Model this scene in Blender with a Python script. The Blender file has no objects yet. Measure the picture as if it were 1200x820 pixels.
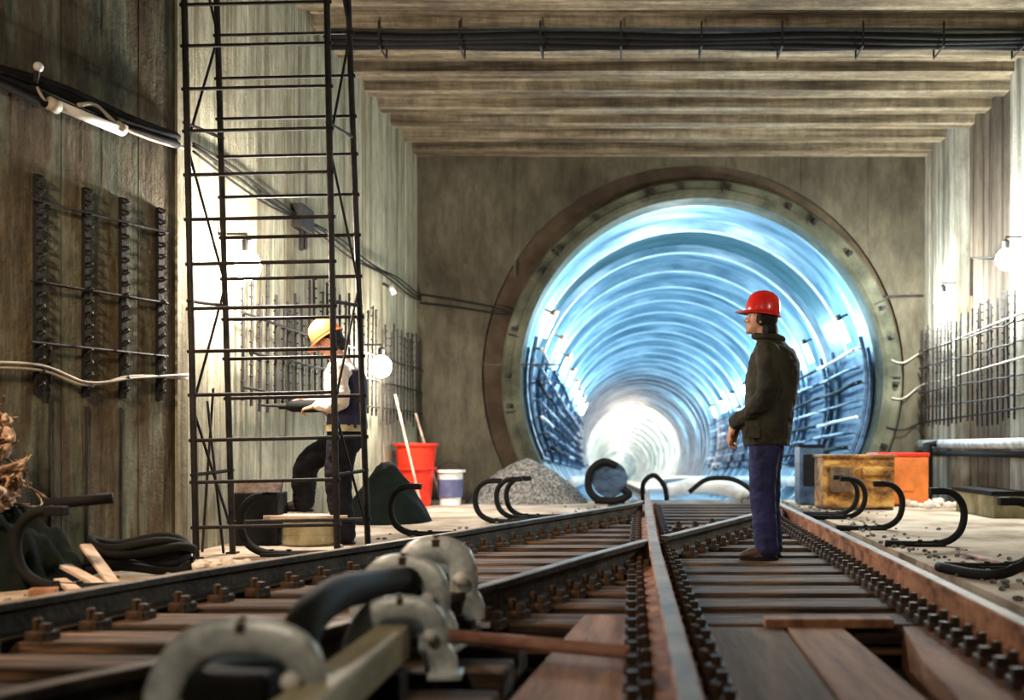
import bpy, bmesh, math, random
from mathutils import Vector, Matrix, Euler, noise
R = math.radians
random.seed(7)
ORD = 'first second third fourth fifth sixth seventh eighth ninth tenth eleventh twelfth thirteenth fourteenth fifteenth sixteenth'.split()
S = bpy.context.scene
COL = S.collection
F = 1167.0; VX = 735.0; VY = 523.0; CH = 0.75      # focal length in px, vanishing point, camera height

def P(px, py, z):                                   # a pixel on the level z -> point in the place
    d = (CH - z) * F / (py - VY)
    return Vector(((px - VX) * d / F, d, z))
def D(px, py, d):
    return Vector(((px - VX) * d / F, d, CH + (VY - py) * d / F))

# ------------------------------------------------------------------ materials
MATS = {}
def _ramp(nt, stops):
    r = nt.nodes.new('ShaderNodeValToRGB')
    e = r.color_ramp.elements
    while len(e) < len(stops): e.new(0.5)
    for el, (p, c) in zip(e, stops):
        el.position = .5 + (p - .5) * .62; el.color = (*c, 1)
    return r
def mat(name, stops, scale=(3, 3, 3), rough=.85, metal=0, bump=.3, bscale=30, detail=8, spec=.3, coat=0, dist=.0, nscale=1.0, bstretch=(1, 1, 1)):
    if name in MATS: return MATS[name]
    m = bpy.data.materials.new(name); m.use_nodes = True
    nt = m.node_tree; b = nt.nodes['Principled BSDF']
    b.inputs['Roughness'].default_value = rough; b.inputs['Metallic'].default_value = metal
    b.inputs['Specular IOR Level'].default_value = spec
    b.inputs['Coat Weight'].default_value = coat
    if isinstance(stops, tuple):
        c = stops; stops = [(.3, tuple(v * .75 for v in c)), (.7, tuple(min(1, v * 1.15) for v in c))]
    tc = nt.nodes.new('ShaderNodeTexCoord'); mp = nt.nodes.new('ShaderNodeMapping')
    mp.inputs['Scale'].default_value = scale
    nt.links.new(tc.outputs['Object'], mp.inputs['Vector'])
    n = nt.nodes.new('ShaderNodeTexNoise'); n.inputs['Scale'].default_value = nscale
    n.inputs['Detail'].default_value = detail; n.inputs['Roughness'].default_value = .62; n.inputs['Distortion'].default_value = dist
    nt.links.new(mp.outputs[0], n.inputs['Vector'])
    r = _ramp(nt, stops); nt.links.new(n.outputs['Fac'], r.inputs[0]); nt.links.new(r.outputs[0], b.inputs['Base Color'])
    if bump:
        mp2 = nt.nodes.new('ShaderNodeMapping'); mp2.inputs['Scale'].default_value = bstretch
        nt.links.new(tc.outputs['Object'], mp2.inputs['Vector'])
        n2 = nt.nodes.new('ShaderNodeTexNoise'); n2.inputs['Scale'].default_value = bscale; n2.inputs['Detail'].default_value = 6
        nt.links.new(mp2.outputs[0], n2.inputs['Vector'])
        bp = nt.nodes.new('ShaderNodeBump'); bp.inputs['Strength'].default_value = bump; bp.inputs['Distance'].default_value = .02
        nt.links.new(n2.outputs['Fac'], bp.inputs['Height']); nt.links.new(bp.outputs[0], b.inputs['Normal'])
    MATS[name] = m
    return m
def concrete(name, stops, board=(7.5, 7.5, .16), blotch=.9, dark=(.03, .026, .02), darkamt=.55, bump=.5, boards=True):
    """board-formed concrete: vertical board tones x big stains x fine grain"""
    m = bpy.data.materials.new(name); m.use_nodes = True; nt = m.node_tree; b = nt.nodes['Principled BSDF']
    L = nt.links.new
    b.inputs['Roughness'].default_value = .88; b.inputs['Specular IOR Level'].default_value = .25
    tc = nt.nodes.new('ShaderNodeTexCoord')
    def nz(scale, vec, detail=7, rough=.6, dist=0):
        mp = nt.nodes.new('ShaderNodeMapping'); mp.inputs['Scale'].default_value = vec
        L(tc.outputs['Object'], mp.inputs['Vector'])
        n = nt.nodes.new('ShaderNodeTexNoise'); n.inputs['Scale'].default_value = scale; n.inputs['Detail'].default_value = detail
        n.inputs['Roughness'].default_value = rough; n.inputs['Distortion'].default_value = dist
        L(mp.outputs[0], n.inputs['Vector']); return n.outputs['Fac']
    base = _ramp(nt, stops); L(nz(1, board, 5, .7), base.inputs[0])
    stain = _ramp(nt, [(.42, (0, 0, 0)), (.75, (1, 1, 1))]); L(nz(blotch, (1, 1, .45), 8, .68, .6), stain.inputs[0])
    mx = nt.nodes.new('ShaderNodeMix'); mx.data_type = 'RGBA'; mx.inputs[7].default_value = (*dark, 1)
    ml = nt.nodes.new('ShaderNodeMath'); ml.operation = 'MULTIPLY'; ml.inputs[1].default_value = darkamt
    L(stain.outputs[0], ml.inputs[0]); L(ml.outputs[0], mx.inputs[0]); L(base.outputs[0], mx.inputs[6])
    mg = nt.nodes.new('ShaderNodeMix'); mg.data_type = 'RGBA'; mg.blend_type = 'MULTIPLY'; mg.inputs[0].default_value = .8
    gr = _ramp(nt, [(.3, (.55, .55, .52)), (.62, (1.0, 1.0, 1.0))]); L(nz(9, (1, 1, .3), 8, .75), gr.inputs[0])
    L(mx.outputs[2], mg.inputs[6]); L(gr.outputs[0], mg.inputs[7]); L(mg.outputs[2], b.inputs['Base Color'])
    bp = nt.nodes.new('ShaderNodeBump'); bp.inputs['Strength'].default_value = bump; bp.inputs['Distance'].default_value = .03
    ad = nt.nodes.new('ShaderNodeMath'); ad.operation = 'ADD'
    L(nz(1, (14, 14, .6), 4), ad.inputs[0]); L(nz(22, (1, 1, 1), 6, .7), ad.inputs[1]); L(ad.outputs[0], bp.inputs['Height'])
    L(bp.outputs[0], b.inputs['Normal'])
    return m
def emis(name, c, s):
    m = bpy.data.materials.new(name); m.use_nodes = True; b = m.node_tree.nodes['Principled BSDF']
    b.inputs['Base Color'].default_value = (*c, 1); b.inputs['Emission Color'].default_value = (*c, 1); b.inputs['Emission Strength'].default_value = s
    return m

M = dict(
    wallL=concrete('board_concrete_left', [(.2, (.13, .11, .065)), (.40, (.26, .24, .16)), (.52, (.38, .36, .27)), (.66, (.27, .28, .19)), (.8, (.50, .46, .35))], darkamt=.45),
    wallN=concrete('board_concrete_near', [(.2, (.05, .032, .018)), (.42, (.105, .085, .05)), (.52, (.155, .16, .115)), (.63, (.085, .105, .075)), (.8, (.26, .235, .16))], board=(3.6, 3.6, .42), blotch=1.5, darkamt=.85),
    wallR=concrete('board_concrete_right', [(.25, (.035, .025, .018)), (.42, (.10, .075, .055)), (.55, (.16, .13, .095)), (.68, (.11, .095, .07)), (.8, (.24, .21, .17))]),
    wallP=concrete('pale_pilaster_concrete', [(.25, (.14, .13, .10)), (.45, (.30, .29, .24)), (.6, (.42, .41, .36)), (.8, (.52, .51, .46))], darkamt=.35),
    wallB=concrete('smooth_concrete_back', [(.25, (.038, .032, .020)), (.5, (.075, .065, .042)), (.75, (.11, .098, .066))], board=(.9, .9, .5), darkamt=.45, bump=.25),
    ceil=concrete('ribbed_concrete_ceiling', [(.25, (.05, .035, .020)), (.5, (.18, .14, .088)), (.75, (.36, .305, .21))], board=(.45, 7, 7), blotch=1.6, darkamt=.5, bump=.3),
    recess_shade=mat('brown_recess_shade', [(.3, (.028, .018, .010)), (.7, (.065, .045, .026))], (2, 2, 2), .9, bump=.4),  # recess around the collar: its shadow is put into this dark brown
    ground=mat('dusty_concrete_floor', [(.3, (.22, .16, .11)), (.5, (.40, .32, .24)), (.72, (.50, .43, .34))], (1.4, 1.4, 1.4), .95, bump=.4, bscale=25),
    pit=mat('oily_ballast', [(.35, (.010, .008, .006)), (.65, (.045, .034, .024))], (6, 6, 6), .95, bump=1, bscale=40),
    sleeper=mat('oily_sleeper_timber', [(.3, (.010, .007, .005)), (.5, (.05, .028, .016)), (.72, (.19, .105, .058))], (1.2, 14, 14), .8, bump=.5, bscale=20, bstretch=(.3, 2, 2)),
    rust=mat('rusty_rail_steel', [(.3, (.13, .045, .018)), (.5, (.30, .125, .055)), (.72, (.42, .21, .11))], (5, 5, 5), .75, .25, bump=.3),
    raildark=mat('greasy_rail_steel', [(.3, (.010, .009, .007)), (.7, (.05, .042, .03))], (5, 5, 5), .6, .3, bump=.3),
    railtop=mat('worn_rail_head', [(.3, (.09, .065, .045)), (.7, (.24, .18, .13))], (3, 3, 3), .6, .3, bump=.2),
    clip=mat('greasy_clip_steel', [(.3, (.014, .010, .008)), (.7, (.10, .06, .036))], (9, 9, 9), .65, .4, bump=.3),
    plank=mat('rusty_brown_plank', [(.3, (.16, .07, .035)), (.55, (.30, .15, .085)), (.75, (.40, .22, .14))], (10, 1.2, 6), .8, bump=.4, bscale=18, bstretch=(3, .3, 1)),
    plankd=mat('dark_brown_plank', [(.3, (.06, .035, .02)), (.6, (.13, .08, .045)), (.75, (.18, .12, .07))], (10, 1.2, 6), .85, bump=.4, bscale=18, bstretch=(3, .3, 1)),
    black=mat('black_rubber', (.008, .008, .008), (5, 5, 5), .75, bump=.15, bscale=60, spec=.15),
    steel=mat('dark_scaffold_steel', [(.3, (.006, .005, .005)), (.7, (.022, .017, .015))], (8, 8, 8), .7, .1, bump=.2),
    galv=mat('galvanised_steel', [(.3, (.30, .34, .35)), (.7, (.64, .70, .72))], (9, 9, 9), .45, .3, bump=.2),
    beam=mat('pale_yellow_beam', [(.3, (.26, .22, .12)), (.7, (.46, .41, .26))], (9, 2, 9), .6, bump=.2),
    white=mat('white_paint', (.72, .72, .70), (4, 4, 4), .45, bump=.1),
    conduit=mat('pale_conduit', (.36, .33, .27), (4, 4, 4), .5, bump=.1),
    teal=mat('dark_teal_lining', [(.3, (.02, .06, .075)), (.7, (.07, .16, .19))], (.7, 3.5, .7), .5, .1, bump=.3, bscale=8),  # darker teal for two bands of the lining
    rib_lit=mat('lit_rib_white', [(.3, (.55, .60, .62)), (.7, (.88, .90, .90))], (3, 3, 3), .45, bump=.2),  # ribs of the lining: the light they catch is put into the colour
    lining=mat('painted_iron_lining', [(.25, (.06, .13, .19)), (.5, (.19, .30, .38)), (.75, (.46, .57, .64))], (.7, 3.5, .7), .42, .15, bump=.35, bscale=8, spec=.5),
    collar=mat('greenish_concrete_collar', [(.3, (.03, .032, .02)), (.6, (.075, .077, .05)), (.8, (.12, .12, .08))], (2, 2, 2), .85, bump=.5),
    bed=mat('tunnel_bed_concrete', (.42, .46, .5), (2, 2, 2), .8, bump=.4),
    navy=mat('dark_blue_panel', [(.3, (.02, .04, .08)), (.7, (.07, .13, .22))], (4, 4, 8), .45, .2, bump=.2),
    red=mat('red_plastic', (.72, .03, .012), (6, 6, 6), .4, bump=.05),
    blue=mat('blue_grey_plastic', (.10, .11, .22), (6, 6, 6), .45, bump=.05),
    crate=mat('yellow_brown_crate_paint', [(.32, (.07, .03, .010)), (.52, (.30, .13, .025)), (.7, (.55, .32, .08))], (4, 4, 7), .6, bump=.3, dist=.6),
    orange=mat('orange_paint', [(.3, (.55, .14, .03)), (.7, (.85, .24, .05))], (3, 3, 3), .5, bump=.1),
    gravel=mat('grey_gravel', [(.3, (.05, .048, .045)), (.5, (.16, .155, .145)), (.7, (.32, .31, .29))], (28, 28, 28), .9, bump=1, bscale=60),
    tarp=mat('black_tarpaulin', (.005, .008, .006), (6, 6, 6), .9, bump=.5, bscale=14, spec=.08),
    skin=mat('skin', (.50, .25, .16), (9, 9, 9), .55, bump=.1, bscale=90),
    jacket=mat('dark_olive_cloth', [(.3, (.012, .011, .006)), (.7, (.036, .031, .018))], (7, 7, 3), .85, bump=.5, bscale=16),
    navycloth=mat('navy_cloth', [(.3, (.007, .008, .030)), (.7, (.020, .022, .09))], (7, 7, 2), .85, bump=.4, bscale=18),
    blackcloth=mat('black_cloth', [(.3, (.005, .005, .007)), (.7, (.014, .013, .018))], (7, 7, 2), .9, spec=.1, bump=.4, bscale=18),
    shirt=mat('pale_pinkish_shirt', [(.3, (.46, .36, .33)), (.7, (.74, .66, .58))], (6, 6, 3), .85, bump=.5, bscale=14),
    vest=mat('navy_vest', (.022, .022, .05), (6, 6, 6), .85, bump=.3),
    hair=mat('dark_hair', (.008, .006, .005), (30, 30, 8), .6, bump=.8, bscale=90),
    hatred=mat('red_helmet', (.75, .018, .012), (3, 3, 3), .3, bump=0, coat=.4),
    hatorange=mat('orange_helmet', (.92, .21, .06), (3, 3, 3), .35, bump=0, coat=.3),
    boot=mat('brown_boot_leather', (.05, .03, .02), (6, 6, 6), .6, bump=.2),
    timber=mat('pale_offcut_wood', [(.3, (.35, .24, .17)), (.7, (.66, .52, .42))], (3, 14, 14), .8, bump=.3),
    debris=mat('tangled_dry_rags', [(.34, (.05, .028, .016)), (.52, (.30, .18, .11)), (.72, (.72, .54, .40))], (12, 12, 12), .9, bump=.6, bscale=30),
    paper=mat('crumpled_white_paper', (.72, .62, .52), (5, 5, 5), .9, bump=.4),
    pink=mat('rusty_pinkish_tube', [(.3, (.22, .10, .07)), (.7, (.45, .24, .18))], (3, 9, 9), .7, bump=.2),
    stump=mat('cement_caked_drum', [(.3, (.16, .14, .08)), (.7, (.36, .32, .2))], (4, 4, 2), .85, bump=.4),
    eye=mat('eye_white', (.7, .68, .64), (1, 1, 1), .2, bump=0),
    warmlamp=emis('warm_lamp_glass', (1, .90, .76), 60),
    coollamp=emis('cool_lamp_glass', (.72, .88, 1), 14),
)

# ------------------------------------------------------------------ mesh helpers
class MB:
    def __init__(s): s.b = bmesh.new()
    def quad(s, pts):
        return s.b.faces.new([s.b.verts.new(Vector(p)) for p in pts])
    def box(s, c, size, rot=None, bev=0):
        r = bmesh.ops.create_cube(s.b, size=1)
        vs = r['verts']
        for v in vs: v.co = Vector((v.co.x * size[0], v.co.y * size[1], v.co.z * size[2]))
        if bev:
            es = list({e for v in vs for e in v.link_edges})
            rr = bmesh.ops.bevel(s.b, geom=es, offset=bev, segments=2, affect='EDGES', profile=.6)
            vs = list({v for f in rr['faces'] for v in f.verts} | {v for v in vs if v.is_valid})
        m = Matrix.Translation(Vector(c))
        if rot is not None: m = m @ (rot.to_4x4() if hasattr(rot, 'to_4x4') else rot)
        for v in vs: v.co = m @ v.co
        return s
    def tube(s, pts, r, n=8, closed=False, cap=True, flat=None):
        pts = [Vector(p) for p in pts]; N = len(pts)
        rs = r if isinstance(r, (list, tuple)) else [r] * N
        rings = []
        up = None
        for i, p in enumerate(pts):
            if closed: t = pts[(i + 1) % N] - pts[i - 1]
            else: t = pts[min(i + 1, N - 1)] - pts[max(i - 1, 0)]
            t.normalize()
            if up is None:
                up = Vector((0, 0, 1)) if abs(t.z) < .9 else Vector((1, 0, 0))
            a = t.cross(up)
            if a.length < 1e-4: a = t.orthogonal()
            a.normalize(); u = a.cross(t).normalized(); up = u
            ra = rs[i]
            ring = []
            for k in range(n):
                an = 2 * math.pi * k / n
                ka, ku = (ra, ra) if not isinstance(ra, tuple) else ra
                ring.append(s.b.verts.new(p + a * math.cos(an) * ka + u * math.sin(an) * ku))
            rings.append(ring)
        M_ = N if closed else N - 1
        for i in range(M_):
            A, B = rings[i], rings[(i + 1) % N]
            for k in range(n):
                s.b.faces.new((A[k], A[(k + 1) % n], B[(k + 1) % n], B[k]))
        if cap and not closed:
            s.b.faces.new(rings[0][::-1]); s.b.faces.new(rings[-1])
        return s
    def loft(s, rings, cap=True):
        """rings: list of (centre, ax, ay) -> closed elliptical loft"""
        n = 20; R_ = []
        for c, ax, ay in rings:
            c = Vector(c); ax = Vector(ax); ay = Vector(ay)
            R_.append([s.b.verts.new(c + ax * math.cos(2 * math.pi * k / n) + ay * math.sin(2 * math.pi * k / n)) for k in range(n)])
        for A, B in zip(R_, R_[1:]):
            for k in range(n): s.b.faces.new((A[k], A[(k + 1) % n], B[(k + 1) % n], B[k]))
        if cap: s.b.faces.new(R_[0][::-1]); s.b.faces.new(R_[-1])
        return s
    def ball(s, c, r, seg=14, rot=None):
        if not isinstance(r, (tuple, list)): r = (r, r, r)
        q = bmesh.ops.create_uvsphere(s.b, u_segments=seg, v_segments=max(6, seg // 2 + 2), radius=1)
        for v in q['verts']:
            co = Vector((v.co.x * r[0], v.co.y * r[1], v.co.z * r[2]))
            if rot is not None: co = rot @ co
            v.co = co + Vector(c)
        return s
    def lathe(s, prof, c=(0, 0, 0), n=24, axis='Z', rot=None):
        rings = []
        for r, z in prof:
            ring = []
            for k in range(n):
                a = 2 * math.pi * k / n
                co = Vector((r * math.cos(a), r * math.sin(a), z))
                if rot is not None: co = rot @ co
                ring.append(s.b.verts.new(co + Vector(c)))
            rings.append(ring)
        for A, B in zip(rings, rings[1:]):
            for k in range(n): s.b.faces.new((A[k], A[(k + 1) % n], B[(k + 1) % n], B[k]))
        s.b.faces.new(rings[0][::-1]); s.b.faces.new(rings[-1])
        return s
    def build(s, name, m, parent=None, smooth=False, recalc=True, bevel=0):
        if recalc: bmesh.ops.recalc_face_normals(s.b, faces=s.b.faces[:])
        me = bpy.data.meshes.new(name); s.b.to_mesh(me); s.b.free()
        for mm in (m if isinstance(m, list) else [m]): me.materials.append(mm)
        if smooth:
            for p in me.polygons: p.use_smooth = True
        o = bpy.data.objects.new(name, me); COL.objects.link(o)
        if parent: o.parent = parent
        if bevel:
            bv = o.modifiers.new('bevel', 'BEVEL'); bv.width = bevel; bv.segments = 2; bv.limit_method = 'ANGLE'
        return o
def tag(o, label, cat, group=None, kind=None):
    if label: o['label'] = label
    if cat: o['category'] = cat
    if group: o['group'] = group
    if kind: o['kind'] = kind
    return o
def empty(name, loc, rz=0, label=None, cat=None, group=None):
    o = bpy.data.objects.new(name, None); o.empty_display_size = .1; COL.objects.link(o)
    o.location = Vector(loc); o.rotation_euler = (0, 0, rz)
    return tag(o, label, cat, group)
def copy_tree(o, parent=None):
    c = o.copy(); COL.objects.link(c); c.parent = parent
    for ch in [x for x in list(bpy.data.objects) if x.parent == o and x != c]: copy_tree(ch, c)
    return c
def struct(mb, name, m, **k):
    return tag(mb.build(name, m, **k), None, None, kind='structure')
def catmull(pts, n=8):
    pts = [Vector(p) for p in pts]; q = [pts[0] * 2 - pts[1]] + pts + [pts[-1] * 2 - pts[-2]]; out = []
    for i in range(1, len(q) - 2):
        for k in range(n):
            t = k / n; a, b, c, d = q[i - 1:i + 3]
            out.append(.5 * ((2 * b) + (c - a) * t + (2 * a - 5 * b + 4 * c - d) * t * t + (3 * b - a - 3 * c + d) * t ** 3))
    out.append(pts[-1]); return out

# ------------------------------------------------------------------ camera
cam = bpy.data.cameras.new('camera'); co = bpy.data.objects.new('camera', cam); COL.objects.link(co)
co.location = (0, 0, CH); co.rotation_euler = (R(90), 0, 0)
cam.sensor_width = 36; cam.lens = F / 1200 * 36; cam.shift_x = -(VX - 600) / 1200; cam.shift_y = (VY - 410) / 1200
cam.dof.use_dof = True; cam.dof.focus_distance = 7.4; cam.dof.aperture_fstop = 1.15
cam.clip_end = 400
S.camera = co

# ------------------------------------------------------------------ room shell
BW = 14.0; XR = 4.20; ZC = 4.82
KX, KY = -3.10, 6.95
def WL1(d): return KX - .4 * (KY - d)               # near, angled left wall
def WL2(d): return KX + (d - KY) * (.15 / 7.05)      # far left wall
def xl_rail(d): return 0

# tracks (all as x,y of the rail centre at head level)
def PT(px, py): p = P(px, py, .12); return Vector((p.x, p.y, 0))
left_pts = catmull([(-3.35, 1.7, 0), (-3.0, 2.7, 0), PT(0, 706), PT(250, 665), PT(500, 628), PT(600, 612), PT(735, 591), (.17, 11.6, 0)], 6)
second_pts = catmull([(-2.1, 1.55, 0), (-1.55, 2.65, 0), (-1.17, 3.24, 0), PT(556, 688), PT(690, 650), (.14, 6.78, 0)], 6)
third_pts = catmull([(.26, 7.02, 0), PT(870, 605), (1.50, 10.2, 0), (1.60, 10.7, 0)], 6)
def tx(d): return 1.272 - .0163 * d
def tz(d): return 0 if d < 14 else -.03 * (d - 14)
centre_pts = [(.15, 1.5, 0), (.158, 2.6, 0), (.168, 5, 0), (.178, 6.9, 0), (.215, 10, 0), (.26, 12.9, 0)] + [(tx(d) - .76, d, tz(d)) for d in (14, 17, 21, 26, 32, 40)]
right_pts = [(1.36, 1.8, 0), (1.429, 3.586, 0), (1.503, 5.57, 0), (1.637, 9.55, 0), (1.74, 12.5, 0)] + [(tx(d) + .76, d, tz(d)) for d in (14, 17, 21, 26, 32, 40)]
def xat(pts, d):
    pts = [Vector(p) for p in pts]
    for a, b in zip(pts, pts[1:]):
        if a.y <= d <= b.y: return a.x + (b.x - a.x) * (d - a.y) / (b.y - a.y)
    return pts[0].x if d < pts[0].y else pts[-1].x

# floor: two dusty slabs either side of the track trough
mb = MB(); ys = [1.2 + i * (12.8 / 32) for i in range(33)]
def ledge(d): return min(xat(left_pts, d), xat(centre_pts, d)) - .42
def redge(d): return xat(right_pts, d) + .38
for a, b in zip(ys, ys[1:]):
    wa = WL1(a) if a < KY else WL2(a); wb = WL1(b) if b < KY else WL2(b)
    mb.quad([(wa - .1, a, 0), (ledge(a), a, 0), (ledge(b), b, 0), (wb - .1, b, 0)])
    mb.quad([(redge(a), a, 0), (XR + .1, a, 0), (XR + .1, b, 0), (redge(b), b, 0)])
    mb.quad([(ledge(a), a, 0), (ledge(a), a, -.3), (ledge(b), b, -.3), (ledge(b), b, 0)])
    mb.quad([(redge(a), a, -.3), (redge(a), a, 0), (redge(b), b, 0), (redge(b), b, -.3)])
mb.quad([(-6, -6, 0), (5.5, -6, 0), (5.5, 1.2, 0), (-6, 1.2, 0)])
bmesh.ops.remove_doubles(mb.b, verts=mb.b.verts[:], dist=1e-4)
struct(mb, 'floor', M['ground'], recalc=False)
mb = MB()
for a, b in zip(ys, ys[1:]):
    mb.quad([(ledge(a) - .02, a, -.26), (redge(a) + .02, a, -.26), (redge(b) + .02, b, -.26), (ledge(b) - .02, b, -.26)])
struct(mb, 'floor', M['pit'], recalc=False).name = 'floor.pit'
bpy.data.objects['floor.pit'].name = 'floor'

# walls
def wall(name, a, b, m, th=.3, z0=-.4, z1=5.4, boards=.22, side=1):
    """vertical board-marked wall: thin steps between boards"""
    a = Vector((*a, 0)); b = Vector((*b, 0)); L = (b - a).length; t = (b - a) / L; n = Vector((t.y, -t.x, 0)) * side
    mb = MB(); n_ = max(2, int(L / boards)); rnd = random.Random(name)
    xs = [0]
    while xs[-1] < L: xs.append(xs[-1] + boards * rnd.uniform(.6, 1.5))
    xs[-1] = L; prof = []
    for i, (p, q) in enumerate(zip(xs, xs[1:])):
        o = rnd.uniform(0, .012)
        prof += [(p + .004, o), (q - .004, o)]
        if i % 3 == 2: prof += [(q - .003, -.012), (q + .003, -.012)]
    vs = []
    for x, o in prof: vs.append((a + t * x + n * o))
    vs = [a - n * th] + [vs[0]] + vs + [b - n * th]
    for p, q in zip(vs, vs[1:] + vs[:1]):
        mb.quad([p + Vector((0, 0, z0)), q + Vector((0, 0, z0)), q + Vector((0, 0, z1)), p + Vector((0, 0, z1))])
    bmesh.ops.remove_doubles(mb.b, verts=mb.b.verts[:], dist=1e-5)
    return struct(mb, name, m)
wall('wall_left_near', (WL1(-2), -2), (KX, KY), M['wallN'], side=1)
wall('wall_left', (KX, KY), (-2.95, BW + .3), M['wallL'])
wall('wall_right', (XR, BW + .3), (XR, 12.72), M['wallP'])
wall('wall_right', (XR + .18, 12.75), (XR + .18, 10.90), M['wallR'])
wall('wall_right', (XR, 10.92), (XR, -2), M['wallP'])
# back wall with round opening
CX, CZ, RT = 1.044, 1.686, 2.567
mb = MB(); RH = 2.97; N = 96
def rect_pt(a):
    c, s_ = math.cos(a), math.sin(a); xr = (4.5 - CX) if c > 0 else (CX + 3.3); zr = (5.4 - CZ) if s_ > 0 else (CZ + .9)
    k = min(xr / abs(c) if abs(c) > 1e-6 else 1e9, zr / abs(s_) if abs(s_) > 1e-6 else 1e9)
    return Vector((CX + c * k, BW, CZ + s_ * k))
for i in range(N):
    a0, a1 = 2 * math.pi * i / N, 2 * math.pi * (i + 1) / N
    hp = lambda a: Vector((CX - .12 + RH * math.cos(a), BW, CZ + .06 + RH * math.sin(a)))  # opening set off-centre to shape the shadow crescent left of the collar
    ip = lambda a, y: Vector((CX + 2.80 * math.cos(a), BW + y, CZ + 2.80 * math.sin(a)))
    p0 = hp(a0); p1 = hp(a1); dv = Vector((0, .09, 0))
    mb.quad([p0, p1, rect_pt(a1), rect_pt(a0)])
    mb.quad([p0, p0 + dv, p1 + dv, p1])
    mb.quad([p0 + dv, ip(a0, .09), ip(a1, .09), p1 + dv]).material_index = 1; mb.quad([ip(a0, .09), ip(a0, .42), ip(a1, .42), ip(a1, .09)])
# fill the last corners of the rectangle
for cx, cz in ((4.5, 5.4), (-3.3, 5.4), (4.5, -.9), (-3.3, -.9)):
    a = math.atan2(cz - CZ, cx - CX); i = math.floor((a % (2 * math.pi)) / (2 * math.pi / N))
    p = rect_pt(2 * math.pi * i / N); q = rect_pt(2 * math.pi * (i + 1) / N)
    f = [p, q, Vector((cx, BW, cz))]; mb.b.faces.new([mb.b.verts.new(v) for v in f])
# formwork joints, as thin recess lines standing slightly off
for px in (603, 853, 940, 1018):
    x = (px - VX) * BW / F
    zb = CZ + math.sqrt(max(0, 3.0 ** 2 - (x - CX) ** 2)) if abs(x - CX) < 3.0 else 0
    mb.box((x, BW - .004, (zb + 5) / 2), (.025, .012, 5 - zb))
mb.box((-1.9, BW - .004, 1.9), (1.9, .012, .02))
struct(mb, 'wall_back', [M['wallB'], M['recess_shade']], recalc=False)
# wall behind the viewer so the light stays in
struct(MB().box((0, -2.2, 2.5), (14, .2, 6)), 'wall_front', M['wallB'])

# ceiling: precast ribs running across
mb = MB(); y = -2.0; prof = []
pitch = .575; y0 = BW - 24 * pitch
for i in range(24):
    y = y0 + i * pitch
    prof += [(y, 5.10), (y + .14, 5.10), (y + .15, 4.92), (y + .24, 4.92), (y + .25, 4.82), (y + .47, 4.82), (y + .48, 4.89), (y + pitch - .005, 4.89)]
prof[-2:] = [(BW - .1, 4.82), (BW - .10, 4.82)]
prof = prof[:-4] + [(BW - .35, 4.82), (BW, 4.82)]
for (a, za), (b, zb) in zip(prof, prof[1:]):
    mb.quad([(-6.2, a, za), (4.6, a, za), (4.6, b, zb), (-6.2, b, zb)])
mb.quad([(-6.2, -2.3, 5.0), (4.6, -2.3, 5.0), (4.6, y0, 5.0), (-6.2, y0, 5.0)])
mb.quad([(-6.2, -2.3, 5.3), (4.6, -2.3, 5.3), (4.6, BW + .3, 5.3), (-6.2, BW + .3, 5.3)])
struct(mb, 'ceiling', M['ceil'], recalc=False)

# ------------------------------------------------------------------ tunnel
def tc(d): return Vector((tx(d), d, CZ - .03 * (d - BW)))
mb = MB(); N = 72; rings = []
prof = [(BW - .02, 0)]
d = BW + .30; pitch_t = 1.58
k = 0
while d < 150:
    deep = -.17 if k % 9 != 2 else -.26
    prof += [(d, -.0), (d + .10, .0), (d + .22, deep * .75), (d + .5, deep), (d + pitch_t - .14, deep * .6), (d + pitch_t - .04, .0)]
    d += pitch_t; k += 1
mat_of = {i: (h > -.03 and prof[i + 1][1] > -.03) for i, (dd, h) in enumerate(prof[:-1])}
for dd, h in prof:
    c = tc(dd); r = RT - h
    rings.append([mb.b.verts.new((c.x + r * math.cos(2 * math.pi * i / N), dd, c.z + r * math.sin(2 * math.pi * i / N))) for i in range(N)])
for ri_, (A, B) in enumerate(zip(rings, rings[1:])):
    for i in range(N):
        f = mb.b.faces.new((A[i], B[i], B[(i + 1) % N], A[(i + 1) % N])); f.material_index = 1 if mat_of.get(ri_) else (2 if (15.95 < prof[ri_][0] < 17.3 or 38.0 < prof[ri_][0] < 39.3) else 0)
mb.b.faces.new(rings[-1])
o = struct(mb, 'wall_tunnel', [M['lining'], M['rib_lit'], M['teal']], recalc=False)
for p in o.data.polygons: p.use_smooth = True
es = o.modifiers.new('edges', 'EDGE_SPLIT'); es.split_angle = R(38)
# bed
mb = MB(); zz = -.30
for a, b in zip([BW - .02 + i * 4 for i in range(34)], [BW - .02 + (i + 1) * 4 for i in range(34)]):
    ca, cb = tc(a), tc(b)
    mb.quad([(ca.x - 1.9, a, zz + ca.z - CZ), (ca.x + 1.9, a, zz + ca.z - CZ), (cb.x + 1.9, b, zz + cb.z - CZ), (cb.x - 1.9, b, zz + cb.z - CZ)])
mb.quad([(-3, BW, 0), (4.3, BW, 0), (4.3, BW, -.9), (-3, BW, -.9)])
struct(mb, 'floor_tunnel', M['bed'], recalc=False)

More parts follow.
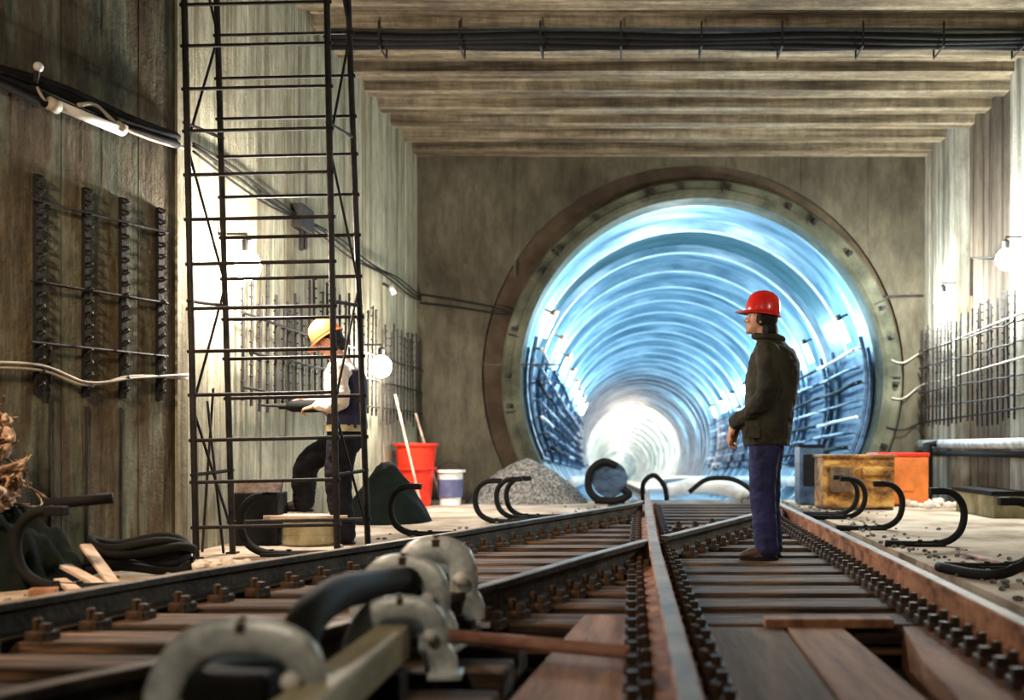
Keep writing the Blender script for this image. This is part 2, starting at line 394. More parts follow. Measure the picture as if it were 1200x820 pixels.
# collar: ring of precast blocks in the recess
root = empty('tunnel_collar', (CX, BW, CZ), 0, 'greenish concrete ring with dark bolt pockets framing the tunnel mouth', 'collar')
mb = MB(); N = 96; sec = [(2.545, .38), (2.545, -.05), (2.60, -.09), (2.66, -.09), (2.67, -.06), (2.78, -.06), (2.81, -.03), (2.81, .38)]
rr = []
for i in range(N):
    a = 2 * math.pi * i / N
    rr.append([mb.b.verts.new((r * math.cos(a), y, r * math.sin(a))) for r, y in sec])
for i in range(N):
    A, B = rr[i], rr[(i + 1) % N]
    for k in range(len(sec)):
        mb.b.faces.new((A[k], A[(k + 1) % len(sec)], B[(k + 1) % len(sec)], B[k]))
o = mb.build('ring', M['collar'], root)
for i in range(26):
    a = R(-18 + i * 360 / 26 + (3 if i % 3 else -2))
    if math.sin(a) < -.72: continue
    mb = MB(); rm = Matrix.Rotation(-a, 3, 'Y')
    mb.box(rm @ Vector((2.71, -.085, 0)), (.09, .06, .05), rm); mb.lathe([(.03, -.03), (.03, .03)], rm @ Vector((2.71 + .0, -.12, 0)), 8, rot=Matrix.Rotation(R(90), 3, 'X'))
    if i % 2: mb.box(rm @ Vector((2.70, -.075, .09)), (.16, .04, .018), rm)
    mb.build('bolt', M['steel'], root)

# lamps and cable racks along the tunnel sides
def tpt(d, ang, r): c = tc(d); return Vector((c.x + r * math.cos(ang), d, c.z + r * math.sin(ang)))
LAMPS = []
def tunnel_lamp(d, side, idx):
    ang = R(22) if side > 0 else R(158)
    if side < 0: ang = R(180 - 24)
    p = tpt(d, ang, 2.40); q = tpt(d, ang, 2.56)
    ordn = ['nearest', 'second nearest', 'third nearest', 'fourth nearest', 'fifth nearest', 'sixth nearest', 'seventh nearest', 'eighth nearest'][idx]
    r_ = empty('tunnel_lamp', p, 0, f'{ordn} bright tube lamp on the {"right" if side>0 else "left"} wall of the blue tunnel', 'lamp', f'tube lamps along the {"right" if side>0 else "left"} tunnel wall')
    tn = Vector((-math.sin(ang), 0, math.cos(ang)))
    if tn.z < 0: tn = -tn
    mb = MB(); mb.tube([-tn * .24, tn * .1], .045, 10); mb.build('lamp_tube', M['coollamp'], r_, smooth=True)
    mb = MB(); mb.tube([tn * .10, tn * .20], [.06, .05], 10); mb.tube([tn * .15, (q - p) + tn * .15], .02, 6); mb.build('socket', M['rust'] if side < 0 else M['steel'], r_)
    return p
for i in range(8):
    d = 15.1 + i * 2.7
    for sd in (1, -1):
        p = tunnel_lamp(d, sd, i); LAMPS.append((p, sd))
def cable_rack(d, side, idx):
    L = 2.0
    words = ['nearest', 'second nearest', 'third nearest', 'fourth nearest', 'fifth nearest', 'sixth nearest', 'seventh nearest', 'eighth nearest']
    sn = "right" if side > 0 else "left"
    c = tc(d)
    r_ = empty('cable_rack', tpt(d, 0 if side > 0 else math.pi, 2.2), 0, f'{words[idx]} dark blue rack of cables on the {sn} tunnel wall, below the tube lamps', 'rack', f'cable racks on the {sn} tunnel wall')
    o0 = r_.location
    A = lambda dd, deg, r: tpt(dd, R(deg) if side > 0 else R(180 - deg), r) - o0
    # back panel, following the lining
    mb = MB()
    degs = [12, 4, -4, -12, -20, -26]
    fr = [[A(d + .15, g, 2.50), A(d + L - .1, g, 2.50)] for g in degs]; bk = [[A(d + .15, g, 2.55), A(d + L - .1, g, 2.55)] for g in degs]
    for i in range(len(degs) - 1):
        mb.quad([fr[i][0], fr[i][1], fr[i + 1][1], fr[i + 1][0]]); mb.quad([bk[i][0], bk[i + 1][0], bk[i + 1][1], bk[i][1]])
        mb.quad([fr[i][0], fr[i + 1][0], bk[i + 1][0], bk[i][0]]); mb.quad([fr[i][1], bk[i][1], bk[i + 1][1], fr[i + 1][1]])
    mb.quad([fr[0][0], bk[0][0], bk[0][1], fr[0][1]]); mb.quad([fr[-1][0], fr[-1][1], bk[-1][1], bk[-1][0]])
    mb.build('panel', M['navy'], r_)
    for dd in (d + .1, d + L - .05):
        mb = MB(); mb.tube([A(dd, g, 2.44) for g in range(16, -31, -6)], .035, 6)
        for g in range(12, -27, -6): mb.tube([A(dd, g, 2.46), A(dd, g, 2.28)], .016, 5)
        mb.build('post', M['navy'], r_)
    for k, g in enumerate(range(12, -27, -6)):
        rnd = random.Random(idx * 10 + k)
        mb = MB(); mb.tube([A(dd, g + rnd.uniform(-.7, .2), 2.32) for dd in (d, d + .7, d + 1.4, d + 2.1, d + 2.7)], rnd.choice([.02, .026, .032]), 6)
        mb.build('cable', M['white'] if (k + idx) % 4 == 0 else (M['navy'] if k % 2 else M['black']), r_, smooth=True)
for i in range(8):
    for sd in (1, -1): cable_rack(14.35 + i * 2.7, sd, i)
# far pipes on tunnel sides
for sd, nm in ((1, 'right'), (-1, 'left')):
    mb = MB(); mb.tube([tpt(d_, R(-38) if sd > 0 else R(218), 2.34) for d_ in range(15, 70, 5)], .09, 10)
    tag(mb.build('drain_pipe', M['white'], None, smooth=True), f'pale pipe running low along the {nm} side of the tunnel', 'pipe')

# ------------------------------------------------------------------ rails
RP = [(-.075, 0), (-.075, .012), (-.012, .028), (-.010, .105), (-.035, .118), (-.035, .146), (-.028, .150), (.028, .150), (.035, .146), (.035, .118), (.010, .105), (.012, .028), (.075, .012), (.075, 0)]
def rail(name, pts, m_side, label, clip_pitch=.25, clip_range=(2.0, 12), z0=-.03, sides=(-1, 1)):
    pts = [Vector(p) for p in pts]
    root = empty(name, (pts[0].x, pts[0].y, z0), 0, label, 'rail', 'running rails of the turnout')
    o = Vector((pts[0].x, pts[0].y, 0)); mb = MB(); rings = []; wt = []
    for i, p in enumerate(pts):
        t = (pts[min(i + 1, len(pts) - 1)] - pts[max(i - 1, 0)]).normalized(); s_ = Vector((t.y, -t.x, 0)).normalized()
        rings.append([mb.b.verts.new(p - o + s_ * x + Vector((0, 0, z))) for x, z in RP])
    n = len(RP)
    for A, B in zip(rings, rings[1:]):
        for k in range(n):
            f = mb.b.faces.new((A[k], A[(k + 1) % n], B[(k + 1) % n], B[k]))
            f.material_index = 1 if k in (6,) else 0
    mb.b.faces.new(rings[0][::-1]); mb.b.faces.new(rings[-1])
    mb.build('rail_bar', [m_side, M['railtop']], root)
    # clips down both edges of the foot
    c_mb = MB(); c_mb.box((0, 0, .015), (.10, .09, .05), bev=.008); c_mb.box((-.02, 0, .045), (.035, .035, .05)); c_mb.lathe([(.02, .03), (.02, .085), (.012, .09)], (.025, 0, 0), 6)
    first = c_mb.build('rail_clip', M['clip'], root); used = False; cnt = 0
    d = clip_range[0]
    while d < clip_range[1] and cnt < 98:
        for sd in sides:
            x = xat(pts, d); t = Vector((xat(pts, d + .05) - x, .05, 0)).normalized(); s_ = Vector((t.y, -t.x, 0))
            o_ = first if not used else first.copy()
            if used: COL.objects.link(o_); o_.parent = root
            used = True; cnt += 1
            o_.location = Vector((x, d, -.01)) + s_ * (.125 * sd) - o; o_.rotation_euler = (0, 0, math.atan2(s_.y * -sd, s_.x * -sd))
        d += clip_pitch
    return root
rail('rail', left_pts, M['raildark'], 'long dark rail farthest left, curving in front of the scaffold tower', .25, (2.6, 11))
rail('rail', second_pts, M['raildark'], 'dark rail running from bottom left up to the crossing at the centre rail', .22, (2.2, 6.5))
rail('rail', third_pts, M['raildark'], 'short rail from the crossing rightwards behind the standing man', .25, (7.2, 10.5))
rail('rail', centre_pts, M['rust'], 'rusty central rail running straight from the bottom edge into the tunnel', .24, (2.0, 12.5))
rail('rail', right_pts, M['rust'], 'rusty rail on the right side, beside the concrete walkway', .17, (2.9, 11), sides=(-1, 1))
# slide chairs under the left rail near the crossing
# sleepers
def sleeper(d, x0, x1, tilt, label, h=.14, w=.25):
    mb = MB(); L = x1 - x0; mb.box((0, 0, -h / 2), (L, w, h), bev=.012)
    rnd = random.Random(int(d * 100))
    for v in mb.b.verts: v.co += Vector((0, rnd.uniform(-.006, .006), rnd.uniform(-.004, .004)))
    o = mb.build('sleeper', M['sleeper']); o.location = ((x0 + x1) / 2, d, -.036); o.rotation_euler = (0, 0, tilt)
    return tag(o, label, 'sleeper', 'timber sleepers under the rails')
d = 2.25; si = 0
while d < 13.7:
    x0 = ledge(d) + .07; x1 = redge(d) - .07
    if d < 4.5: x1 = .05
    if d < 4.5: lab = f'oily timber sleeper at bottom left of the picture, {ORD[si]} counted from the bottom edge'
    elif d < 6.9: lab = f'dark deck sleeper before the standing person, {ORD[si - 5]} from the crosswise front board'
    else: lab = f'timber sleeper beyond the standing person, {ORD[si - 11]} counted towards the tunnel'
    if d < 4.5:
        sleeper(d, x0 + .12, -.42 if d < 4.5 else x1, R(-3), lab)
    else:
        sleeper(d, x0, x1, 0, lab, w=.30 if d < 7 else .25)
    d += .46 if d < 7.2 else .52
    si += 1
# planks and plates of the near part of the track
def slab(name, pts, z, th, m, label, cat, bev=.006):
    mb = MB(); top = [mb.b.verts.new((x, y, z)) for x, y in pts]; bot = [mb.b.verts.new((x, y, z - th)) for x, y in pts]
    mb.b.faces.new(top); mb.b.faces.new(bot[::-1])
    for i in range(len(pts)):
        j = (i + 1) % len(pts); mb.b.faces.new((top[i], bot[i], bot[j], top[j]))
    return tag(mb.build(name, m, bevel=bev), label, cat)
slab('plank', [(-.20, 4.62), (.02, 4.62), (.02, 1.9), (-.46, 1.9), (-.37, 3.0)], -.03, .05, M['plank'], 'wide rusty brown board lying lengthwise left of the centre rail', 'plank')
slab('plank', [(.69, 4.30), (.93, 4.30), (.92, 1.9), (.63, 1.9)], -.03, .05, M['plank'], 'lighter brown lengthwise plank between the centre and right rails', 'plank')
slab('plank', [(.27, 4.34), (.68, 4.34), (.62, 1.9), (.25, 1.9)], -.036, .05, M['plankd'], 'dark wide plank right beside the centre rail in the foreground', 'plank')
slab('plank', [(.60, 4.42), (1.16, 4.42), (1.16, 4.32), (.60, 4.32)], .0, .04, M['plank'], 'short crosswise board at the front edge of the timber deck', 'plank')
slab('concrete_block', [(1.20, 4.35), (1.70, 4.35), (1.74, 1.9), (1.02, 1.9), (1.03, 3.05), (1.08, 3.6)], -.035, .18, M['plank'], 'orange brown block under the right rail in the foreground', 'block')
slab('plank', [(1.0, 4.5), (1.7, 4.5), (1.7, 4.37), (1.0, 4.37)], -.06, .06, M['sleeper'], 'dark timber end at the front of the deck beside the right rail', 'plank')
mb = MB(); mb.tube([P(498, 742, .02), P(735, 764, .02)], .026, 12)
tag(mb.build('tie_rod', M['pink'], smooth=True), 'round pinkish brown rod lying across the track left of the centre rail', 'rod')
# check blocks at the crossing
for (px, py, lab) in ((795, 622, 'small dark bolted block just right of the crossing'), (815, 622, 'second bolted block right of the crossing, beside the short rail'), (835, 618, 'outermost bolted block right of the crossing, nearest the standing man')):
    p = P(px, py + 9, -.03); mb = MB(); mb.box((0, 0, .05), (.11, .12, .1), bev=.01); mb.lathe([(.03, .09), (.03, .14), (.02, .15)], (0, 0, 0), 6)
    o = mb.build('rail_fastening', M['clip']); o.location = p; tag(o, lab, 'fastening', 'bolted blocks at the crossing')
mb = MB()
pts = [P(905, 0.1 + 618, .13)]
# ------------------------------------------------------------------ conductor rail brackets
def bracket_proto():
    root = empty('rail_bracket', (0, 0, 0))
    pts = catmull([(-.38, 0, .02), (-.12, 0, .015), (.06, 0, .03), (.17, 0, .10), (.21, 0, .22), (.19, 0, .33), (.12, 0, .40), (.02, 0, .42)], 5)
    mb = MB(); mb.tube(pts, [(.032, .027)] * len(pts), 10); mb.build('arm', M['black'], root, smooth=True)
    mb = MB(); mb.box((-.06, 0, .012), (.24, .1, .024), bev=.004); mb.lathe([(.018, .02), (.018, .05)], (-.12, 0, 0), 6); mb.lathe([(.018, .02), (.018, .05)], (.0, 0, 0), 6)
    mb.build('foot', M['black'], root)
    mb = MB(); mb.box((.0, 0, .415), (.10, .07, .05), bev=.008); mb.build('clamp', M['black'], root)
    return root
bp = bracket_proto(); used = False
RB = [(1180, 667, 1, 'black C-shaped rail bracket at the right edge, nearest on the right side'),
      (1097, 640, 1, 'black C-shaped rail bracket standing alone in front of the right wall, second on the right'),
      (1030, 621, 1, 'black C-shaped rail bracket in front of the right corner of the rusty yellow crate'),
      (990, 608, 1, 'black C-shaped rail bracket in front of the crate, the nearer of a close pair'),
      (982, 604, 1, 'black C-shaped rail bracket in front of the crate, the farther of a close pair'),
      (66, 692, -1, 'black C-shaped rail bracket at the far left in front of the debris heap'),
      (318, 652, -1, 'black C-shaped rail bracket in front of the scaffold tower'),
      (487, 628, -1, 'black C-shaped rail bracket in front of the red tub'),
      (582, 613, -1, 'black C-shaped rail bracket left of the gravel heap, first of a close group'),
      (606, 609, -1, 'black C-shaped rail bracket in front of the gravel heap, second of a close group'),
      (617, 607, -1, 'black C-shaped rail bracket in front of the gravel heap, farthest of the left side')]
for px, py, sd, lab in RB:
    o = bp if not used else copy_tree(bp)
    used = True; p = P(px, py, 0)
    o.location = (p.x, p.y, 0.0); o.rotation_euler = (0, 0, 0 if sd > 0 else R(180))
    tag(o, lab, 'bracket', 'conductor rail brackets beside the track')
# ------------------------------------------------------------------ blurred clamp assembly in the foreground
BX = -.775
tag(MB().box((BX, 2.55, .105), (.11, 1.5, .11), bev=.01).build('support_beam', M['beam']), 'pale yellow square beam running through the grey clamps in the foreground', 'beam')
for yy, w_ in ((2.0, 'near'), (3.1, 'far')):
    tag(MB().box((BX, yy, .008), (.16, .12, .085), bev=.006).build('support_block', M['black']), f'dark packing block under the {w_} end of the pale yellow beam', 'block')
def clamp(loc, s, sx, rz, label):
    root = empty('rail_clamp', loc, rz, label, 'clamp', 'grey clamps in the left foreground')
    pts = catmull([(-.15, 0, .0), (-.155, 0, .05), (-.19, 0, .09), (-.17, 0, .16), (-.12, 0, .225), (-.05, 0, .25), (.05, 0, .25), (.12, 0, .225), (.15, 0, .17), (.15, 0, .11), (.185, 0, .06), (.19, 0, .0)], 3)
    pts = [Vector((p.x * s * sx, 0, p.z * s)) for p in pts]
    mb = MB(); mb.tube(pts, [(.019 * s, .045 * s)] * len(pts), 12); mb.build('arch', M['galv'], root, smooth=True)
    pts2 = [Vector((p.x * .66, .10 * s, p.z * .74)) for p in pts]
    mb = MB(); mb.tube(pts2, [(.020 * s, .035 * s)] * len(pts2), 12); mb.build('inner_arch', M['galv'], root, smooth=True)
    for fx in (-.16, .19): MB().box((fx * s * sx, 0, .010), (.12 * s, .12 * s, .02), bev=.004).build('foot_plate', M['galv'], root)
    mb = MB(); mb.ball((.13 * s * sx, -.055 * s, .16 * s), .024 * s, 12); mb.build('bolt_glint', M['white'], root, smooth=True)  # white ball paints the lamp glare on the bolt
    mb = MB(); mb.lathe([(.022 * s, .262 * s), (.022 * s, .285 * s), (.012 * s, .288 * s), (.012 * s, .30 * s)], (0, 0, 0), 6); mb.build('top_nut', M['clip'], root)
    return root
clamp((-.965, 2.50, .0), 1.08, 1.0, 0, 'big grey arched clamp at the bottom edge, nearest to the viewer')
clamp((BX + .01, 3.36, -.03), .94, .85, R(4), 'grey arched clamp in the middle, where the pale beam ends')
clamp((-.87, 3.88, -.03), 1.22, .72, R(-6), 'grey arched clamp just behind the middle one, level with the black hose end')
clamp((-.83, 4.32, -.03), 1.32, .62, R(8), 'farthest grey arched clamp, up against the second rail')
mb = MB(); mb.box((-.98, 2.50, .12), (.20, .16, .15), bev=.02); tag(mb.build('motor_block', M['black']), 'blurred black block inside the nearest clamp at the bottom left', 'block')
tag(MB().box((-.98, 2.50, .01), (.14, .14, .08)).build('support_block', M['black']), 'low dark packing block under the black block at bottom left', 'block')
mb = MB(); mb.tube(catmull([D(352, 790, 2.8), D(350, 750, 2.84), D(368, 716, 2.98), D(400, 694, 3.25), D(440, 686, 3.6), D(478, 682, 3.84)], 6), .058, 14)
tag(mb.build('thick_hose', M['black'], smooth=True), 'thick black hose arching between the grey clamps in the foreground', 'hose')
mb = MB(); mb.box((-.83, 4.12, .14), (.15, .3, .15), bev=.03); tag(mb.build('junction_block', M['black']), 'black rounded block between the two farthest grey clamps', 'block')

# ------------------------------------------------------------------ scaffold tower
tw = empty('scaffold_tower', (-2.42, 6.8, 0), 0, 'tall black steel ladder tower standing against the left wall', 'scaffold')
o0 = tw.location.copy()
def posts():
    A = (D(230, 655, 6.63), D(216, 0, 6.60)); C = (Vector((-1.93, 6.63, 0)), D(383, 0, 6.60))
    B = (Vector((-2.765, 6.98, 0)), D(254, 0, 6.96)); E = (Vector((-1.815, 6.98, 0)), D(408, 0, 6.96))
    return A, C, B, E
PA, PC, PB, PE = posts()
def ext(p, z): a, b = Vector(p[0]), Vector(p[1]); a = a.copy(); a.z = 0; t = (z - a.z) / (b.z - a.z); return a + (b - a) * t
for pr in (PA, PC, PB, PE):
    mb = MB(); mb.tube([ext(pr, 0) - o0, ext(pr, 4.6) - o0], .021, 10); mb.box(ext(pr, .006) - o0, (.07, .07, .012)); mb.build('post', M['steel'], tw, smooth=False)
zf = [.75 + (523 - y) / 176 for y in (618, 565, 516, 463, 412, 362, 310, 258, 206, 155, 106, 56, 8)] + [3.97, 4.26, 4.55]
zb = [.75 + (523 - y) / 166.5 for y in (611, 515, 467, 421, 375, 328, 280, 233, 186, 142, 95, 45)] + [3.9, 4.18, 4.46]
def rung(p, q, z, e=.0):
    a, b = ext(p, z), ext(q, z + .02); t = (b - a).normalized() * .03
    mb = MB(); mb.tube([a - t - o0, b + t - o0], .0125, 8); mb.build('rung', M['steel'], tw)
for z in zf: rung(PA, PC, z)
for z in zb: rung(PB, PE, z)
for z in zf[1::4]: rung(PA, PB, z + .05); rung(PC, PE, z + .05)
for i in range(0, 15, 3):
    z0 = .15 + i * .29
    for pr, qr in ((PA, PB), (PC, PE)):
        mb = MB(); a, b = (ext(pr, z0), ext(qr, z0 + .85)) if i % 2 else (ext(qr, z0), ext(pr, z0 + .85))
        mb.tube([a - o0, b - o0], .009, 6); mb.build('brace', M['steel'], tw)
# thin rods leaning inside the tower
for k, (a, b, lab) in enumerate(((D(243, 470, 7.0), D(262, 648, 6.9), 'thin dark rod leaning inside the foot of the tower, its top against the lamp-lit wall'),
                                 (D(250, 455, 7.08), D(237, 640, 6.98), 'thin dark rod crossing the other one at the foot of the tower'))):
    b.z = .01; tag(MB().tube([a, b], .009, 6).build('steel_rod', M['steel']), lab, 'rod')

# ------------------------------------------------------------------ wall fittings, left
nrm1 = Vector((1, -.4, 0)).normalized(); tan1 = Vector((.4, 1, 0)).normalized()
def w1(px, z, off=.03):
    d = 5.88 / (.4 + (735 - px) / F); return Vector((WL1(d), d, z)) + nrm1 * off
def w1s(s_, z, off=.03): return Vector((KX, KY, z)) - tan1 * s_ + nrm1 * off
def anchor_strip(px, lab):
    b = w1(px, 1.05, .0); root = empty('anchor_strip', b, 0, lab, 'anchor strip', 'toothed anchor strips on the near left wall')
    rot = Matrix.Rotation(math.atan2(-.4, 1.0), 3, 'Z')
    rot = Matrix((nrm1, tan1, Vector((0, 0, 1)))).transposed()
    mb = MB(); mb.box(nrm1 * .022 + Vector((0, 0, .66)), (.04, .036, 1.30), rot); mb.build('channel', M['black'], root)
    first = None
    for k in range(17):
        if first is None:
            mb = MB(); mb.tube([nrm1 * .03, nrm1 * .07 + tan1 * .012 + Vector((0, 0, .02)), nrm1 * .04 + tan1 * .03 + Vector((0, 0, .035))], .009, 6); first = mb.build('tooth', M['steel'], root); t_ = first
        else: t_ = first.copy(); COL.objects.link(t_)
        t_.location = (0, 0, .05 + k * .076)
for px, lab in ((40, 'dark toothed anchor strip on the near left wall, leftmost of four'), (97, 'dark toothed anchor strip on the near left wall, second from left of four'), (140, 'dark toothed anchor strip on the near left wall, third from left of four'), (183, 'dark toothed anchor strip on the near left wall, nearest the tower')):
    anchor_strip(px, lab)
# cable run and lamp on near wall
mb = MB()
for k in range(4):
    pts = [w1(px, 2.90 - k * .035 + .02 * math.sin(px / 37 + k), .05 + .02 * (k % 2)) for px in range(-60, 216, 20)]
    mb.tube(pts, .024, 8)
tag(mb.build('cable_bundle', M['black'], smooth=True), 'black cable bundle sagging along the near left wall above the tube lamp', 'cable')
root = empty('tube_light', w1(45, 2.79, .08), 0, 'unlit white fluorescent tube fitting on the near left wall', 'lamp'); o1 = root.location.copy()
mb = MB(); mb.tube([w1(46, 2.79, .09) - o1, w1(131, 2.765, .09) - o1], .030, 12); mb.build('tube', M['white'], root, smooth=True)
for pa, pb in ((44, 56), (124, 133)): MB().tube([w1(pa, 2.785, .09) - o1, w1(pb, 2.775, .09) - o1], .040, 10).build('end_cap', M['conduit'], root, smooth=True)
mb = MB(); mb.tube(catmull([w1(44, 2.79, .08) - o1, w1(38, 2.80, .09) - o1, w1(34, 2.86, .07) - o1, w1(40, 2.93, .06) - o1], 5), .008, 6); mb.build('lead', M['conduit'], root)
mb = MB(); mb.tube(catmull([w1(78, 2.83, .1), w1(100, 2.87, .09), w1(130, 2.80, .08), w1(175, 2.79, .07), w1(214, 2.82, .05)], 6), .013, 8)
tag(mb.build('conduit', M['conduit'], smooth=True), 'thin white wire running right from the tube light on the near left wall', 'wire')
root = empty('wall_bracket', w1(28, 2.88, 0), 0, 'dark wall hook with a round insulator at the left end of the cable bundle', 'hook')
mb = MB(); mb.tube([(0, 0, 0), nrm1 * .10, nrm1 * .12 + Vector((0, 0, .07))], .014, 8); mb.build('hook', M['steel'], root)
mb = MB(); mb.ball(nrm1 * .12 + Vector((0, 0, .08)), .028, 10); mb.build('insulator', M['white'], root, smooth=True)
mb = MB()
for k in range(2):
    off = [.05, .06, .055][k]; zz = [0, .028, -.02][k]
    mb.tube(catmull([w1(-40, 1.19 + zz, off), w1(40, 1.20 + zz, off), w1(95, 1.13 + zz * .6, off), w1(150, 1.21 - zz * .5, off), w1(213, 1.22 + zz, off)], 6), .009, 8)
tag(mb.build('sagging_cable', M['conduit'], smooth=True), 'pair of thin pale wires sagging along the near left wall at waist height', 'cable')
for px, lab, z1 in ((57, 'thin dark strip for a vertical wall seam low on the near left wall, leftmost', 1.4), (100, 'thin dark strip for a vertical wall seam low on the near left wall, below the second anchor strip', 1.0), (140, 'thin dark strip for a vertical wall seam low on the near left wall, below the third anchor strip', 1.0)):
    tag(MB().tube([w1(px, .0, .012), w1(px, z1, .012)], .011, 6).build('vertical_seam', M['steel']), lab, 'conduit')  # dark strips put in for the vertical joints of the wall
# horizontal lacing bars behind the anchor strips
for z, lab in ((2.2, 'topmost'), (1.72, 'middle'), (1.36, 'lowest')):
    tag(MB().tube([w1(30, z, .05), w1(190, z, .05)], .010, 6).build('lacing_bar', M['steel']), f'{lab} horizontal bar lacing the four anchor strips', 'bar')
# edge trim of the near wall
struct(MB().box((KX - .02, KY - .02, 2.4), (.07, .09, 5.4), Matrix.Rotation(R(-22), 3, 'Z')), 'trim_1', M['wallL'])

def w2(d, z, off=.05): return Vector((WL2(d) + off, d, z))
mb = MB()
for k in range(3): mb.tube(catmull([w2(7.0 + i * .7, 2.88 - k * .04 + .025 * math.sin(i * 1.7 + k), .05) for i in range(11)], 4), .010, 7)
tag(mb.build('cable_bundle', M['black'], smooth=True), 'black cable bundle running along the far left wall behind the tower', 'cable')
mb = MB(); mb.tube(catmull([(-2.9, BW - .03, 2.88), (-2.3, BW - .04, 2.78), (-1.7, BW - .04, 2.66), (-1.72, BW - .04, 2.60), (-2.4, BW - .04, 2.70), (-2.9, BW - .04, 2.76)], 5), .013, 6)
tag(mb.build('sagging_cable', M['black'], smooth=True), 'thin black cable loop on the back wall left of the tunnel', 'cable')
root = empty('junction_box', w2(9.2, 2.85, .06), 0, 'small dark junction box high on the far left wall behind the tower', 'box')
mb = MB(); mb.box((0, 0, 0), (.10, .34, .22), bev=.01); mb.build('body', M['steel'], root)
mb = MB(); mb.tube([(0, -.05, -.1), (0, -.06, -.3)], .02, 6); mb.tube([(0, .06, -.1), (0, .05, -.27)], .02, 6); mb.build('outlet', M['steel'], root)
def mesh_panel(d0, d1, xf, z0, z1, zh, lab, group, off, pitch=.14, jit=.12, seed=1):
    rnd = random.Random(seed); root = empty('rebar_mesh', (xf(d0) + off, d0, z0), 0, lab, 'rebar mesh', group); o = root.location.copy()
    d = d0 + .05
    while d < d1:
        p = Vector((xf(d) + off, d, 0)) - Vector((o.x, o.y, 0))
        zt = z1 - z0 + rnd.uniform(-jit, jit); zb_ = rnd.uniform(-.05, .04)
        mb = MB(); mb.tube([p + Vector((0, 0, zb_)), p + Vector((rnd.uniform(-.02, .02), rnd.uniform(-.015, .015), zt))], .012, 6)
        zz = zb_ + .06
        while zz < zt: mb.ball(p + Vector((0, 0, zz)), (.018, .018, .01), 6); zz += .09
        mb.build('vertical_bar', M['steel'], root); d += pitch
    for z in zh:
        mb = MB(); pts = [Vector((xf(d0 + (d1 - d0) * i / 6) + off + (.025 if off > 0 else -.025), d0 + (d1 - d0) * i / 6, z - z0 + rnd.uniform(-.012, .012))) - Vector((o.x, o.y, 0)) for i in range(7)]
        mb.tube(pts, .011, 6); mb.build('horizontal_bar', M['steel'], root)
    return root
g = 'rebar meshes on the left wall'
mesh_panel(7.7, 9.7, WL2, 1.08, 2.15, (1.2, 1.5, 1.78), 'steel rebar mesh on the left wall behind the tower and the bright lamp', g, .09, .17, .22, 1)
mesh_panel(9.8, 11.6, WL2, 1.08, 2.28, (1.2, 1.5, 1.8), 'steel rebar mesh on the left wall behind the person in the pale shirt', g, .09, .17, .1, 2)
mesh_panel(11.8, 13.8, WL2, 1.05, 2.2, (1.2, 1.5, 1.8), 'steel rebar mesh at the far end of the left wall beside the corner', g, .09, .17, .1, 3)
XRf = lambda d: XR
g = 'rebar meshes on the right wall'
mesh_panel(8.6, 10.4, XRf, 1.02, 2.4, (1.29, 1.5, 1.84, 2.06), 'steel rebar mesh at the right edge, nearest on the right wall', g, -.10, .16, .05, 4)
mesh_panel(10.5, 12.1, XRf, 1.02, 2.4, (1.29, 1.5, 1.84, 2.06), 'steel rebar mesh on the right wall between the two lamps', g, -.10, .16, .05, 5)
mesh_panel(12.2, 13.9, XRf, 1.02, 2.36, (1.29, 1.5, 1.84, 2.06), 'steel rebar mesh in the far right corner below the lamp', g, -.10, .16, .05, 6)

# lit lamps in the hall
def hall_lamp(p, wallx, lab, r=.085):
    root = empty('work_lamp', p, 0, lab, 'lamp', 'bare bright work lamps on the hall walls')
    mb = MB(); mb.ball((0, 0, 0), (r, r, r * 1.15), 18); mb.build('bulb', M['warmlamp'], root, smooth=True)
    mb = MB(); mb.lathe([(.035, r), (.04, r + .09), (.02, r + .11)], (0, 0, 0), 12); mb.tube([(0, 0, r + .09), (0, 0, r + .14), ((wallx - p[0]) * .95, 0, r + .14)], .012, 8); mb.build('socket', M['steel'], root)
L1 = D(285, 312, 7.75); L1.x = min(L1.x, -2.80)
L1 = Vector((-2.86, 7.5, 2.11)); hall_lamp(L1, WL2(7.5), 'bright bare work lamp on the left wall beside the tower', .10)
L2 = Vector((-2.80, 11.35, 1.66)); hall_lamp(L2, WL2(11.35), 'bright bare work lamp on the left wall right of the person in the pale shirt', .11)
L3 = Vector((4.03, 12.72, 2.60)); hall_lamp(L3, XR, 'bright bare work lamp near the far right corner', .10)
L4 = Vector((4.03, 10.60, 2.74)); hall_lamp(L4, XR, 'bright bare work lamp at the right edge above the rebar mesh', .10)
root = empty('wall_insulator', w2(12.1, 2.68, .02), 0, 'small white insulator under the cables on the far left wall', 'insulator')
mb = MB(); mb.tube([(0, 0, .05), (.1, 0, .0)], .018, 8); mb.build('stem', M['steel'], root)
mb = MB(); mb.tube([(.10, 0, .02), (.14, 0, -.08)], .03, 8); mb.build('cap', M['white'], root, smooth=True)

